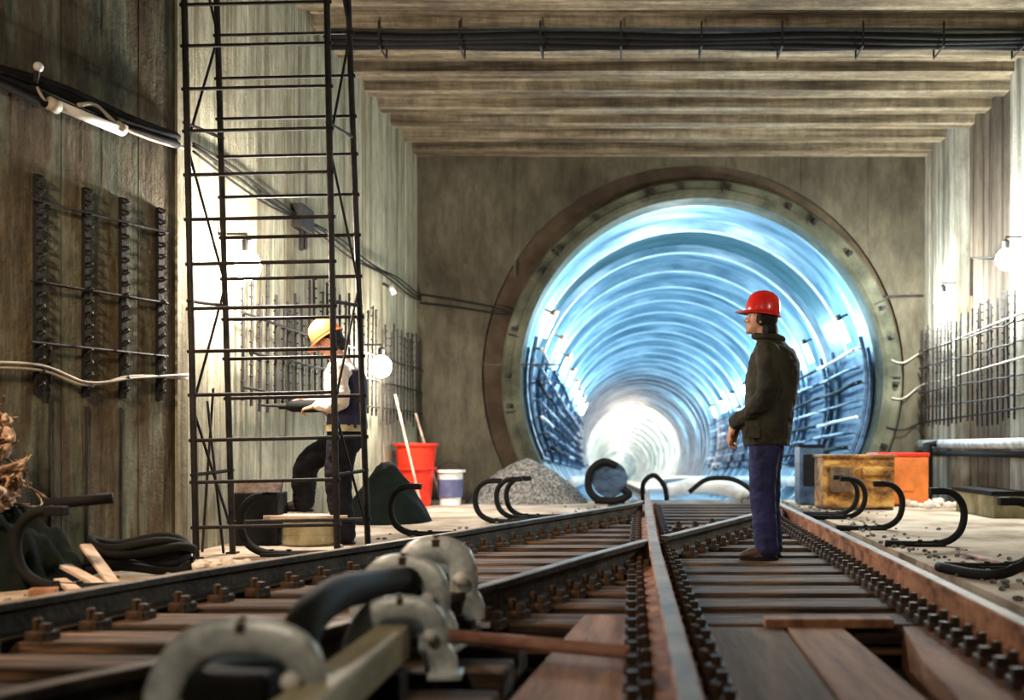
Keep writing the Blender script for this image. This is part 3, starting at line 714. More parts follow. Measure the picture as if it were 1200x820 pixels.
# ------------------------------------------------------------------ right wall fittings
mb = MB(); mb.tube([(XR - .12, 8.6, .78), (XR - .12, 13.9, .78)], .06, 14)
tag(mb.build('water_pipe', M['galv'], smooth=True), 'thick pale pipe running along the right wall at knee height', 'pipe')
mb = MB(); mb.tube([(XR - .14, 8.6, .67), (XR - .14, 13.9, .66)], .035, 10)
tag(mb.build('water_pipe', M['black'], smooth=True), 'thin dark pipe just under the thick pale pipe on the right wall', 'pipe')
for k, (za, zb_, zc, lab) in enumerate(((1.99, 1.92, 2.08, 'pale sagging wire across the back wall, upper right of the tunnel'), (1.45, 1.42, 1.62, 'pale sagging wire across the back wall, second on the right of the tunnel'), (1.02, .98, 1.1, 'black sagging wire across the back wall, low at the right of the tunnel'))):
    mb = MB(); mb.tube(catmull([(3.62, BW - .06, za), (3.85, BW - .08, zb_), (4.1, BW - .1, zc - .02), (4.12, 13.0, zc), (4.1, 11.8, zc + .02), (4.08, 10.2, zc + .05), (4.08, 8.8, zc + .05)], 5), .012, 6)
    tag(mb.build('sagging_cable', M['conduit'] if k < 2 else M['black'], smooth=True), lab, 'wire')
tag(MB().tube([(3.5, BW - .04, 2.84), (4.15, BW - .04, 2.86)], .02, 6).build('sagging_cable', M['steel']), 'short straight dark cable on the back wall, level with the upper right of the tunnel', 'cable')
root = empty('cable_clip', (XR + .175, 11.9, 2.9), 0, 'dark bracket with wires on the right wall between the lamps', 'bracket')
mb = MB(); mb.tube([(.02, 0, .1), (-.26, 0, .1), (-.26, 0, -.35)], .018, 8); mb.tube([(-.26, 0, .1), (-.24, -.7, -.02)], .01, 6); mb.build('arm', M['steel'], root)
# stand-pipe and post at corner
tag(MB().tube([(3.92, 13.0, 0), (3.92, 13.0, .78), (4.08, 13.0, .78)], .06, 10).build('riser_pipe', M['black'], smooth=True), 'black upright pipe beside the orange box in the right corner', 'pipe')
# low box on the right edge
root = empty('cable_trough', (4.0, 11.0, 0), 0, 'small dark trough with a wooden lid against the right wall', 'box')
mb = MB(); mb.box((0, 0, .12), (.35, 1.2, .24), bev=.01); mb.build('body', M['stump'], root)
mb = MB(); mb.box((-.02, 0, .26), (.38, 1.3, .05), bev=.008); mb.build('lid', M['black'], root)
tag(MB().tube([(3.98, 11.85, 0), (4.0, 11.86, .26)], .022, 8).build('marker_peg', M['white'], smooth=True), 'short white peg standing by the right wall', 'peg')
tag(MB().tube([P(1127, 648, .02), P(1200, 668, .02)], .014, 8).build('rusty_bar', M['pink'], smooth=True), 'rusty reddish bar lying on the right walkway', 'bar')
tag(MB().tube(catmull([P(1100, 664, .03), P(1140, 672, .03), P(1175, 672, .05), P(1215, 655, .12), P(1260, 640, .2)], 6), .03, 10).build('ground_cable', M['black'], smooth=True), 'thick black cable lying on the right walkway at the picture edge', 'cable')
mb = MB(); rnd = random.Random(4)
for k in range(60):
    p = Vector((rnd.uniform(3.5, 4.1), rnd.uniform(12.0, 13.6), .0)); s_ = rnd.uniform(.02, .07); mb.ball(p + Vector((0, 0, s_ * .5)), (s_, s_ * rnd.uniform(.6, 1.2), s_ * .8), 6)
tag(mb.build('concrete_rubble', M['paper']), 'pale broken rubble on the floor at the foot of the right wall', 'rubble', kind='stuff')
# yellow crate, orange box
root = empty('equipment_crate', (2.72, 11.95, 0), R(2), 'battered yellow brown metal crate on the right walkway', 'crate')
mb = MB(); mb.box((0, 0, .33), (.84, .5, .60), bev=.015); mb.build('body', M['crate'], root)
mb = MB(); mb.box((0, 0, .635), (.88, .54, .035), bev=.008); mb.build('lid', M['crate'], root)
for x in (-.36, .36): MB().box((x, 0, .02), (.08, .5, .04)).build('skid', M['boot'], root)
mb = MB(); mb.box((-.22, -.262, .36), (.28, .03, .3), bev=.01); mb.build('door', M['plankd'], root)
mb = MB(); mb.box((.2, -.262, .46), (.34, .02, .1), bev=.006); mb.build('name_plate', M['crate'], root)
root = empty('orange_box', (3.46, 12.75, 0), 0, 'orange painted box with red top behind the yellow crate', 'box')
mb = MB(); mb.box((0, 0, .32), (.64, .55, .60), bev=.02); mb.build('body', M['orange'], root)
mb = MB(); mb.box((0, 0, .645), (.66, .57, .05), bev=.01); mb.build('lid', M['red'], root)
mb = MB(); mb.box((-.02, -.28, .34), (.3, .015, .3), bev=.005); mb.build('panel', M['orange'], root)
root = empty('black_cabinet', (2.35, 12.9, 0), 0, 'narrow black cabinet left of the yellow crate', 'cabinet')
mb = MB(); mb.box((0, 0, .38), (.30, .4, .74), bev=.02); mb.build('body', M['navy'], root)
mb = MB(); mb.box((0, 0, .76), (.34, .44, .03)); mb.build('top', M['black'], root)
mb = MB(); mb.box((0, -.205, .45), (.2, .02, .4), bev=.005); mb.build('door', M['black'], root)

# ------------------------------------------------------------------ ceiling cables
mb = MB(); rnd = random.Random(3)
for k in range(5):
    pts = [(x, 9.68 + .05 * k, 4.74 - .028 * (k % 3) - .012 * math.sin(x * 2.4 + k)) for x in [-2.95 + i * .35 for i in range(21)]]
    pts = [p for p in pts if p[0] < 4.18]
    mb.tube(pts, .034, 8)
tag(mb.build('ceiling_cables', M['black'], smooth=True), 'thick black cables strung across the hall under the ceiling', 'cable')
for i in range(9):
    x = -2.4 + i * .78
    mb = MB(); mb.tube([(0, -.06, .12), (0, -.06, -.12), (0, .26, -.12), (0, .26, .12)], .010, 6); o = mb.build('cable_hanger', M['steel']); o.location = (x, 9.68, 4.74)
    tag(o, f'{ORD[i]} from the left of the small metal hangers on the black ceiling cables', 'hanger', 'hangers of the ceiling cables')
# ------------------------------------------------------------------ things on the left
root = empty('red_tub', (-2.66, 12.55, 0), 0, 'tall bright red plastic tub in the left corner', 'tub')
def tub(s_, z0, h, w0, w1, m, nm):
    mb = MB(); mb.lathe([(w0, z0), (w1, z0 + h), (w1 + .03, z0 + h), (w1 + .03, z0 + h + .03), (w1 - .02, z0 + h + .03), (w0 - .02, z0 + .02)], (0, 0, 0), 24); return mb.build(nm, m, s_, smooth=False)
tub(root, 0, .46, .18, .225, M['red'], 'lower_tub'); tub(root, .42, .34, .215, .255, M['red'], 'upper_tub')
root = empty('paint_bucket', (-2.27, 12.78, 0), 0, 'white and blue plastic bucket right of the red tub', 'bucket')
tub(root, 0, .42, .13, .165, M['white'], 'body')
MB().lathe([(.155, .10), (.168, .33)], (0, 0, 0), 24).build('blue_label', M['blue'], root)
MB().tube([(.17 * math.cos(a), .0 - .02, .40 + .15 * math.sin(a)) for a in [math.pi * i / 10 for i in range(11)]], .006, 6).build('handle', M['steel'], root)
root = empty('broom', (-2.62, 12.2, 0), 0, 'pale wooden pole leaning behind the red tub', 'pole')
for a, b, lab in ((D(463, 462, 12.2), D(494, 594, 12.2), 'pale pole leaning in front of the red tub'), (D(487, 484, 13.3), P(517, 588, 0), 'pale pole leaning against the back corner, behind the bucket')):
    a = Vector(a); b = Vector(b)
    o = MB().tube([a, b], .016, 8).build('leaning_pole', M['timber']); tag(o, lab, 'pole')
bpy.data.objects.remove(root)
# gravel mound
mb = MB(); n = 40
def mound(cx, cy, rx, ry, h, seed, name, m, lab, cat, amp=.04, base=0, kind='stuff', yc=None):
    mb = MB(); g_ = []; n = 44
    for i in range(n + 1):
        row = []
        for j in range(n + 1):
            u = i / n * 2 - 1; v = j / n * 2 - 1; r = math.sqrt(u * u + v * v)
            z = h * max(0, 1 - r ** 1.5) if r < 1 else 0
            k = min(1, max(0, (1 - r) * 4))
            z += k * amp * (noise.noise(Vector((u * (7 if kind else 3.2), v * (7 if kind else 3.2), seed))) + (.6 if kind else .15) * noise.noise(Vector((u * 19, v * 19, seed))))
            y = cy + v * ry
            if yc: y = min(y, yc)
            row.append(mb.b.verts.new((cx + u * rx, y, base + (z if r < 1 else -.03))))
        g_.append(row)
    for i in range(n):
        for j in range(n): mb.b.faces.new((g_[i][j], g_[i + 1][j], g_[i + 1][j + 1], g_[i][j + 1]))
    return tag(mb.build(name, m, recalc=False, smooth=not kind), lab, cat, kind=kind)
mound(-1.35, 13.35, .84, .55, .58, 3, 'gravel_heap', M['gravel'], 'low heap of grey gravel at the left foot of the tunnel mouth', 'gravel')
mound(-2.40, 9.95, .44, .5, .60, 5, 'tarpaulin', M['tarp'], 'crumpled black tarpaulin on the floor right of the worker in white', 'tarpaulin', amp=.07, kind=None)
# black box, drum, board behind worker
root = empty('tool_box', (-2.82, 7.65, 0), R(5), 'black open tool box on the floor behind the tower', 'box')
mb = MB(); mb.box((0, 0, .2), (.34, .3, .4), bev=.01); mb.build('body', M['black'], root)
mb = MB(); mb.box((.02, -.10, .44), (.34, .03, .12), Matrix.Rotation(R(-35), 3, 'X'), bev=.005); mb.build('lid', M['clip'], root)
root = empty('cement_drum', (-2.42, 7.62, 0), 0, 'squat cement-caked drum under the foot of the worker in white', 'drum')
mb = MB(); mb.lathe([(.20, 0), (.215, .02), (.205, .08), (.21, .09), (.205, .18), (.215, .19), (.20, .20)], (0, 0, 0), 24); mb.build('body', M['stump'], root)
tag(MB().box((-2.43, 7.60, .215), (.62, .22, .03), bev=.004).build('plank', M['timber']), 'short pale board lying on the cement-caked drum', 'board')
# debris heap at far left
rnd = random.Random(11)
mb = MB()
for k in range(150):
    z = .42 + .56 * rnd.random() ** 1.3; sp = .15 * (1.05 - z) + .05
    p = Vector((-3.50 + rnd.gauss(0, sp * .8), 5.42 + rnd.gauss(0, .10), z))
    if k % 3 == 0:
        q = [p + Vector((rnd.uniform(-.11, .11), rnd.uniform(-.09, .09), rnd.uniform(-.09, .09))) for _ in range(4)]
        mb.tube(catmull(q, 4), rnd.choice([.004, .006, .009]), 6)
    else:
        nv = len(mb.b.verts); mb.ball(p, (rnd.uniform(.02, .06), rnd.uniform(.015, .04), rnd.uniform(.012, .04)), 10, Euler((rnd.uniform(0, 3), rnd.uniform(0, 3), 0)).to_matrix())
        mb.b.verts.ensure_lookup_table()
        for v in mb.b.verts[nv:]: v.co += noise.noise_vector(v.co * 22) * .022
tag(mb.build('rag_tangle', M['debris'], smooth=True), 'tangle of pale brown rags and rope heaped at the left edge', 'rags', kind='stuff')
mound(-3.36, 5.5, .30, .42, .40, 21, 'scrap_heap', M['tarp'], 'dark scrap heap at the left edge under the pale rags', 'scrap heap', amp=.16, kind=None)
mb = MB(); mb.tube([(-3.12, 5.35, .44), (-2.80, 5.42, .47)], .03, 8); tag(mb.build('black_bar', M['black'], smooth=True), 'short thick black bar sticking out of the scrap heap', 'bar')
for i, (a, b, lab) in enumerate(((P(66, 627, .0), None, ''),)):
    pass
offc = [((-3.02, 5.55, .20), (-2.72, 5.28, .02), 'pale wood offcut leaning left of the black hose coil, topmost'), ((-3.06, 5.42, .10), (-2.74, 5.20, .02), 'pale wood offcut on the floor beside the scrap heap, middle one'), ((-3.02, 5.30, .04), (-2.80, 5.05, .02), 'pale wood offcut nearest the rail beside the scrap heap')]
for a, b, lab in offc:
    a = Vector(a); b = Vector(b); t = b - a; rot = t.to_track_quat('X', 'Z').to_matrix()
    tag(MB().box((a + b) / 2, (t.length, .06, .02), rot, bev=.003).build('wood_offcut', M['timber']), lab, 'offcut', 'pale wood offcuts by the scrap heap')
tag(MB().box((-2.86, 4.88, .03), (.12, .07, .055), Matrix.Rotation(R(20), 3, 'Z'), bev=.006).build('brick', M['plank']), 'brown broken brick lying between scrap heap and rail', 'brick')
mb = MB()
for k in range(5):
    r = .27 - .03 * (k % 3); mb.tube([(-2.93 + r * math.cos(a) * 1.15, 5.98 + r * math.sin(a) * .8, .035 + .035 * k + .02 * math.sin(a * 3 + k)) for a in [2 * math.pi * i / 28 for i in range(28)]], .026, 8, closed=True)
tag(mb.build('hose_coil', M['black'], smooth=True), 'coil of black hose lying on the floor by the near left wall', 'hose')
mb = MB(); rnd = random.Random(8)
for k in range(7):
    c = Vector((-2.62 + k * .05, 6.05 + rnd.uniform(-.08, .08), .03)); mb.ball(c, (rnd.uniform(.04, .08), rnd.uniform(.04, .07), rnd.uniform(.02, .045)), 7, Matrix.Rotation(rnd.uniform(0, 3), 3, 'Z'))
for v in mb.b.verts: v.co += noise.noise_vector(v.co * 25) * .018
tag(mb.build('crumpled_paper', M['paper']), 'crumpled white paper on the floor right of the black hose coil', 'paper')

mb = MB(); rnd = random.Random(31)
for k in range(420):
    d = rnd.uniform(2.4, 12.5); sd = rnd.random() < .5
    x = (ledge(d) - abs(rnd.gauss(0, .25))) if sd else (redge(d) + abs(rnd.gauss(0, .3)))
    if sd and x < (WL1(d) if d < KY else WL2(d)) + .1: continue
    if x > XR - .1: continue
    q = rnd.uniform(.006, .022); mb.ball((x, d, q * .5), (q * rnd.uniform(.8, 1.5), q, q * .7), 6, Matrix.Rotation(rnd.uniform(0, 3), 3, 'Z'))
tag(mb.build('loose_stones', M['gravel']), 'loose small stones scattered along the edges of the track', 'stones', kind='stuff')
# ------------------------------------------------------------------ things at the tunnel mouth
root = empty('hose_reel', (-.26, 13.2, 0), 0, 'round dark blue reel with black hose at the tunnel mouth', 'reel')
mb = MB(); rx = Matrix.Rotation(R(90), 3, 'X')
mb.lathe([(.19, -.14), (.19, .14)], (.03, 0, .32), 24, rot=rx); mb.build('drum', M['navy'], root, smooth=False)
for y in (-.16, .16): MB().lathe([(.235, -.015), (.235, .015)], (.03, y, .32), 24, rot=rx).build('flange', M['navy'], root)
mb = MB(); mb.tube(catmull([(.12, -.2, .50), (-.06, -.22, .55), (-.22, -.22, .42), (-.24, -.2, .2), (-.12, -.2, .06), (.1, -.2, .04), (.28, -.2, .12), (.2, -.2, .2)], 6), .05, 10); mb.build('hose', M['black'], root, smooth=True)
mb = MB(); mb.box((.03, 0, .04), (.4, .3, .08), bev=.01); mb.build('base', M['steel'], root)
mb = MB(); mb.tube(catmull([(.22, 13.5, .02), (.22, 13.5, .25), (.36, 13.5, .36), (.50, 13.5, .22), (.54, 13.5, .02)], 6), .035, 10)
tag(mb.build('hose_arch', M['black'], smooth=True), 'small black hose arch over the centre rail at the tunnel mouth', 'hose')
mb = MB(); mb.tube(catmull([(.62, 14.5, .1), (1.0, 14.3, .18), (1.4, 14.2, .16), (1.66, 14.0, .06)], 6), [.12] * 19, 14)
tag(mb.build('plastic_duct', M['white'], smooth=True), 'pale flexible duct lying at the tunnel mouth left of the standing man', 'duct')
mb = MB(); mb.tube(catmull([(.85, 13.7, .12), (1.1, 13.68, .30), (1.45, 13.6, .30), (1.7, 13.5, .14), (1.72, 13.5, .02)], 6), .035, 10)
tag(mb.build('black_hose', M['black'], smooth=True), 'black hose bowed over the pale duct left of the standing man', 'hose')

# ------------------------------------------------------------------ people
def remeshed(mb, name, m, parent, voxel=.008, smooth_it=4, fold=0, fscale=6, seed=0):
    me = bpy.data.meshes.new('tmp'); bmesh.ops.recalc_face_normals(mb.b, faces=mb.b.faces[:]); mb.b.to_mesh(me); mb.b.free()
    o = bpy.data.objects.new('tmp', me); COL.objects.link(o)
    r = o.modifiers.new('r', 'REMESH'); r.mode = 'VOXEL'; r.voxel_size = voxel
    s_ = o.modifiers.new('s', 'SMOOTH'); s_.iterations = smooth_it; s_.factor = .5
    dg = bpy.context.evaluated_depsgraph_get(); dg.update()
    nm = bpy.data.meshes.new_from_object(o.evaluated_get(dg)); nm.name = name
    bpy.data.objects.remove(o)
    nm.materials.clear(); nm.materials.append(m)
    if fold:
        for v in nm.vertices:
            c = v.co; f = noise.noise(Vector((c.x * fscale, c.y * fscale, c.z * fscale * 1.6 + seed))) + .5 * noise.noise(Vector((c.x * fscale * 2.3, c.y * fscale * 2.3, c.z * fscale * 4 + seed)))
            v.co = c + v.normal * fold * f
    for p in nm.polygons: p.use_smooth = True
    ob = bpy.data.objects.new(name, nm); COL.objects.link(ob); ob.parent = parent
    return ob
def limb(mb, pts, rs, n=4):
    P_ = catmull(pts, n); q = []
    for i in range(len(P_)):
        t = i / n; k = min(int(t), len(rs) - 2); q.append(rs[k] + (rs[k + 1] - rs[k]) * (t - k))
    mb.tube(P_, q, 16); mb.ball(pts[0], rs[0], 12); mb.ball(pts[-1], rs[-1], 12)
def hand(mb, w, direc, palm, thumb, curl=.5, s=1.0):
    """w wrist, direc towards the knuckles, palm = palm normal, thumb = side of the thumb"""
    dv = Vector(direc).normalized(); pn = Vector(palm); pn = (pn - dv * pn.dot(dv)).normalized(); th = pn.cross(dv)
    if th.dot(Vector(thumb)) < 0: th = -th
    w = Vector(w)
    mb.loft([(w - dv * .01, th * .027 * s, pn * .019 * s), (w + dv * .03 * s, th * .036 * s, pn * .018 * s), (w + dv * .07 * s, th * .042 * s, pn * .016 * s), (w + dv * .095 * s, th * .040 * s, pn * .013 * s)])
    for k, (off, L) in enumerate(((.031, .072), (.0105, .082), (-.0105, .076), (-.031, .060))):
        p = w + dv * .088 * s + th * off * s; a = 0; pts = [p]
        for j, fr in enumerate((.45, .32, .23)):
            a += curl * (.7 if j == 0 else 1.0) + .06 * k
            p = p + (dv * math.cos(a) + pn * math.sin(a)) * L * fr * s * 1.15; pts.append(p)
        mb.tube(pts, [.0098 * s, .0092 * s, .0086 * s, .0074 * s], 10)
        for q, r in zip(pts, (.0098, .0092, .0086, .0074)): mb.ball(q, r * s, 8)
    p = w + dv * .022 * s + th * .026 * s; pts = [p, p + (dv * .6 + th * .75 + pn * .25).normalized() * .038 * s]
    pts.append(pts[-1] + (dv * .85 + th * .35 + pn * .5).normalized() * .032 * s); pts.append(pts[-1] + (dv * .9 + pn * .6).normalized() * .024 * s)
    mb.tube(pts, [.015 * s, .0125 * s, .011 * s, .009 * s], 10)
    for q, r in zip(pts, (.015, .0125, .011, .009)): mb.ball(q, r * s, 8)
def head(mb, c, Rm):
    """face looks along +X of Rm"""
    c = Vector(c); q = bmesh.ops.create_uvsphere(mb.b, u_segments=28, v_segments=20, radius=1)
    for v in q['verts']:
        x, y, z = v.co
        X = x * .096; Y = y * .076; Z = z * .118
        if z < 0:
            k = -z; Y *= 1 - .32 * k; X = X * (1 - .22 * k) + .018 * k * (1 if x > -.2 else .3)
            if x > .2 and z < -.5: X += .012
        if x < 0 and z > -.3: X *= 1.06
        if x > .75 and -.05 < z < .25: X -= .006
        v.co = c + Rm @ Vector((X, Y, Z))
    T = lambda p: c + Rm @ Vector(p)
    mb.tube([T((.088, 0, .018)), T((.104, 0, -.008)), T((.113, 0, -.026)), T((.092, 0, -.036))], [.007, .010, .014, .010], 10); mb.ball(T((.109, 0, -.024)), .013, 10)
    for s_ in (-1, 1):
        mb.ball(T((.098, .011 * s_, -.029)), .008, 8)
        mb.ball(T((.082, .034 * s_, -.022)), .018, 10)             # cheek
        mb.ball(T((.084, .026 * s_, .026)), (.012, .020, .007), 8)  # brow
        mb.ball(T((-.005, .077 * s_, -.01)), (.019, .009, .032), 10, Rm)
    mb.ball(T((.089, 0, -.060)), (.012, .022, .006), 10); mb.ball(T((.087, 0, -.071)), (.011, .019, .0065), 10); mb.ball(T((.078, 0, -.100)), (.020, .024, .016), 10)
def helmet(parent, c, Rm, m, bandm, peak=.055):
    T = lambda p: Vector(c) + Rm @ Vector(p)
    mb = MB(); n = 32; rings = []
    prof = [(1.0, 0), (.995, .03), (.96, .065), (.87, .10), (.70, .128), (.45, .146), (.2, .152)]
    for k, h in prof:
        rings.append([mb.b.verts.new(T((.122 * k * math.cos(a), .098 * k * math.sin(a), h + (.006 if abs(math.sin(a)) < .25 and k < .99 else 0)))) for a in [2 * math.pi * i / n for i in range(n)]])
    inn = [[mb.b.verts.new(T((.116 * k * math.cos(a), .092 * k * math.sin(a), h - .006))) for a in [2 * math.pi * i / n for i in range(n)]] for k, h in prof]
    for A, B in zip(rings, rings[1:]):
        for i in range(n): mb.b.faces.new((A[i], A[(i + 1) % n], B[(i + 1) % n], B[i]))
    for A, B in zip(inn, inn[1:]):
        for i in range(n): mb.b.faces.new((A[i], B[i], B[(i + 1) % n], A[(i + 1) % n]))
    mb.b.faces.new(rings[-1]); mb.b.faces.new(inn[-1][::-1])
    for i in range(n): mb.b.faces.new((rings[0][i], inn[0][i], inn[0][(i + 1) % n], rings[0][(i + 1) % n]))
    sh = mb.build('helmet', m, parent, smooth=True)
    mb = MB(); ro = []; ri = []
    for i in range(n):
        a = 2 * math.pi * i / n; e = .014 + peak * max(0, math.cos(a)) ** 1.5
        zz = -.004 - .012 * max(0, math.cos(a))
        ro.append((mb.b.verts.new(T(((.122 + e) * math.cos(a), (.098 + e) * math.sin(a), zz + .003))), mb.b.verts.new(T(((.122 + e) * math.cos(a), (.098 + e) * math.sin(a), zz - .003)))))
        ri.append((mb.b.verts.new(T((.118 * math.cos(a), .094 * math.sin(a), .008))), mb.b.verts.new(T((.118 * math.cos(a), .094 * math.sin(a), .001)))))
    for i in range(n):
        j = (i + 1) % n
        mb.b.faces.new((ri[i][0], ro[i][0], ro[j][0], ri[j][0])); mb.b.faces.new((ri[i][1], ri[j][1], ro[j][1], ro[i][1])); mb.b.faces.new((ro[i][0], ro[i][1], ro[j][1], ro[j][0]))
        mb.b.faces.new((ri[i][0], ri[j][0], ri[j][1], ri[i][1]))
    mb.build('brim', m, sh, smooth=False)
    mb = MB(); mb.tube([T((.10, 0, .112)), T((.05, 0, .150)), T((0, 0, .160)), T((-.05, 0, .150)), T((-.10, 0, .112))], [(.011, .006)] * 5, 8); mb.build('ridge', m, sh, smooth=True)
    return sh
def boot(parent, ankle, heading, m, drop=0):
    a = Vector(ankle); h = Vector(heading).normalized(); l = Vector((-h.y, h.x, 0)); u = Vector((0, 0, 1))
    mb = MB()
    mb.loft([(a + u * .10, h * .058, l * .052), (a + u * .03, h * .062, l * .054), (a - u * .03 + h * .01, h * .075, l * .05), (a - u * .074 + h * .05, h * .125, l * .050)])
    mb.loft([(a - h * .05 - u * .045, l * .040, u * .035), (a + h * .04 - u * .035, l * .045, u * .045), (a + h * .12 - u * .045, l * .050, u * .034), (a + h * .17 - u * .055, l * .040, u * .022), (a + h * .19 - u * .06, l * .02, u * .012)])
    o = remeshed(mb, 'boot', m, parent, .007, 3)
    mb = MB(); mb.loft([(a - u * .072 + h * .055, h * .135, l * .052), (a - u * .088 + h * .055, h * .135, l * .052)]); mb.build('sole', M['black'], o)
def eyes_(parent, c, Rm):
    for s_ in (-1, 1):
        mb = MB(); mb.ball(Vector(c) + Rm @ Vector((.080, .030 * s_, .008)), .0125, 12)
        mb.build('eye', M['eye'], parent, smooth=True)

# --- standing man: seen from behind his left shoulder, looking left and up into the hall
man = empty('person', (.985, 6.98, -.034), R(163), 'person in dark olive jacket, navy trousers and red helmet standing between the rails', 'person')
HR = Matrix.Rotation(R(-9), 3, 'Y') @ Matrix.Rotation(R(4), 3, 'Z'); HC = Vector((.045, 0, 1.675))
mb = MB()
mb.loft([((0, 0, .86), (.12, 0, 0), (0, .15, 0)), ((0, 0, .98), (.125, 0, 0), (0, .165, 0)), ((-.01, 0, 1.12), (.115, 0, 0), (0, .15, 0)), ((-.02, 0, 1.28), (.125, 0, 0), (0, .17, 0)), ((-.03, 0, 1.42), (.11, 0, 0), (0, .18, 0)), ((-.02, 0, 1.50), (.07, 0, 0), (0, .09, 0))])
mb.tube([(-.02, 0, 1.46), (0, 0, 1.54), (.03, 0, 1.62)], [.062, .058, .060], 14)
head(mb, HC, HR)
for s_ in (-1, 1):
    limb(mb, [(0, .09 * s_, .90), (.02, .10 * s_, .50), (-.01, .10 * s_, .09)], [.085, .055, .04])
    wr = Vector((.235, .035 * s_, .93))
    limb(mb, [(-.03, .19 * s_, 1.43), (-.04, .25 * s_, 1.16), wr], [.052, .042, .028])
hand(mb, (.235, .035, .93), (.35, -.25, -.9), (-.6, -.6, -.2), (1, 0, 0), .35)
hand(mb, (.225, -.035, .91), (.30, .30, -.9), (-.7, .5, -.2), (1, 0, 0), .35)
body = remeshed(mb, 'body', M['skin'], man, .0075, 3)
eyes_(man, HC, HR)
mb = MB()   # jacket
mb.loft([((.01, 0, .79), (.165, 0, 0), (0, .205, 0)), ((.01, 0, .90), (.170, 0, 0), (0, .215, 0)), ((-.01, 0, 1.05), (.175, 0, 0), (0, .21, 0)), ((-.03, 0, 1.22), (.19, 0, 0), (0, .22, 0)), ((-.045, 0, 1.37), (.178, 0, 0), (0, .225, 0)), ((-.04, 0, 1.46), (.145, 0, 0), (0, .18, 0)), ((-.02, 0, 1.52), (.09, 0, 0), (0, .095, 0)), ((-.005, 0, 1.565), (.08, 0, 0), (0, .08, 0))])
for s_ in (-1, 1):
    limb(mb, [(-.03, .18 * s_, 1.42), (-.045, .255 * s_, 1.17), (.08, .17 * s_, 1.02), (.215, .055 * s_, .955)], [.085, .078, .068, .055])
jk = remeshed(mb, 'jacket', M['jacket'], man, .010, 5, .012, 8, 3)
mb = MB(); mb.tube(catmull([(.10 * math.cos(a) - .005, .092 * math.sin(a), 1.545 + .012 * math.cos(a)) for a in [2 * math.pi * i / 16 for i in range(17)]], 2), .022, 8); mb.build('collar', M['jacket'], jk, smooth=True)
mb = MB(); mb.box((.07, .212, .90), (.11, .016, .12), Matrix.Rotation(R(-8), 3, 'Z'), bev=.007); mb.build('pocket', M['jacket'], jk)
mb = MB()   # trousers
mb.loft([((0, 0, .80), (.135, 0, 0), (0, .17, 0)), ((0, 0, 1.0), (.13, 0, 0), (0, .165, 0))])
for s_ in (-1, 1):
    limb(mb, [(0, .085 * s_, .86), (.02, .10 * s_, .50), (-.01, .10 * s_, .075)], [.115, .092, .082])
remeshed(mb, 'trousers', M['navycloth'], man, .010, 4, .010, 9, 11)
for s_ in (-1, 1): boot(man, (-.01, .10 * s_, .09), (1, .2 * s_, 0), M['boot'])
mb = MB(); T = lambda p: HC + HR @ Vector(p)
mb.ball(T((-.030, 0, .015)), (.088, .084, .100), 18, HR); mb.ball(T((-.065, 0, -.075)), (.070, .082, .072), 14, HR)
for s_ in (-1, 1): mb.ball(T((.0, .07 * s_, .0)), (.035, .016, .05), 10, HR)
remeshed(mb, 'hair', M['hair'], man, .007, 2, .006, 22)
helmet(man, T((.0, 0, .042)), HR, M['hatred'], None)

# --- worker in white shirt, bent over a tool, one foot on the drum
wk = empty('person', (-2.18, 7.72, 0), R(180), 'person in pale shirt, dark vest and orange helmet working behind the scaffold tower', 'person')
HR2 = Matrix.Rotation(R(34), 3, 'Y'); HC2 = Vector((.12, 0, 1.56))
mb = MB()
mb.loft([((0, 0, .78), (.12, 0, 0), (0, .15, 0)), ((0, 0, .90), (.125, 0, 0), (0, .16, 0)), ((.01, 0, 1.05), (.115, 0, 0), (0, .15, 0)), ((.015, 0, 1.20), (.125, 0, 0), (0, .17, 0)), ((.02, 0, 1.33), (.11, 0, 0), (0, .17, 0)), ((.03, 0, 1.41), (.07, 0, 0), (0, .09, 0))])
mb.tube([(.03, 0, 1.38), (.06, 0, 1.44), (.09, 0, 1.50)], [.060, .056, .058], 14)
head(mb, HC2, HR2)
kn = {1: Vector((.30, .11, .60)), -1: Vector((.06, -.10, .47))}; an = {1: Vector((.36, .12, .32)), -1: Vector((.04, -.10, .09))}
kn = {-1: Vector((.33, -.12, .62)), 1: Vector((.03, .10, .46))}; an = {-1: Vector((.37, -.13, .325)), 1: Vector((-.02, .10, .09))}
for s_ in (-1, 1): limb(mb, [(0, .09 * s_, .84), kn[s_], an[s_]], [.085, .055, .04])
wrs = {1: Vector((.22, .06, 1.06)), -1: Vector((.33, -.07, 1.10))}
el = {1: Vector((-.02, .24, 1.08)), -1: Vector((.12, -.24, 1.12))}
for s_ in (-1, 1): limb(mb, [(.02, .185 * s_, 1.34), el[s_], wrs[s_]], [.052, .042, .028])
hand(mb, wrs[1], (.95, -.25, -.1), (0, -.5, -.8), (0, -1, .6), .75)
hand(mb, wrs[-1], (.95, .2, -.1), (0, .5, -.8), (0, 1, .6), .75)
remeshed(mb, 'body', M['skin'], wk, .0075, 3)
eyes_(wk, HC2, HR2)
mb = MB()
mb.loft([((0, 0, .90), (.14, 0, 0), (0, .175, 0)), ((.01, 0, 1.05), (.14, 0, 0), (0, .175, 0)), ((.015, 0, 1.2), (.145, 0, 0), (0, .185, 0)), ((.02, 0, 1.32), (.135, 0, 0), (0, .19, 0)), ((.025, 0, 1.38), (.10, 0, 0), (0, .13, 0)), ((.04, 0, 1.43), (.068, 0, 0), (0, .072, 0))])
for s_ in (-1, 1): limb(mb, [(.02, .17 * s_, 1.33), el[s_], el[s_].lerp(wrs[s_], .85)], [.078, .066, .045])
sh = remeshed(mb, 'shirt', M['shirt'], wk, .010, 4, .010, 9, 5)
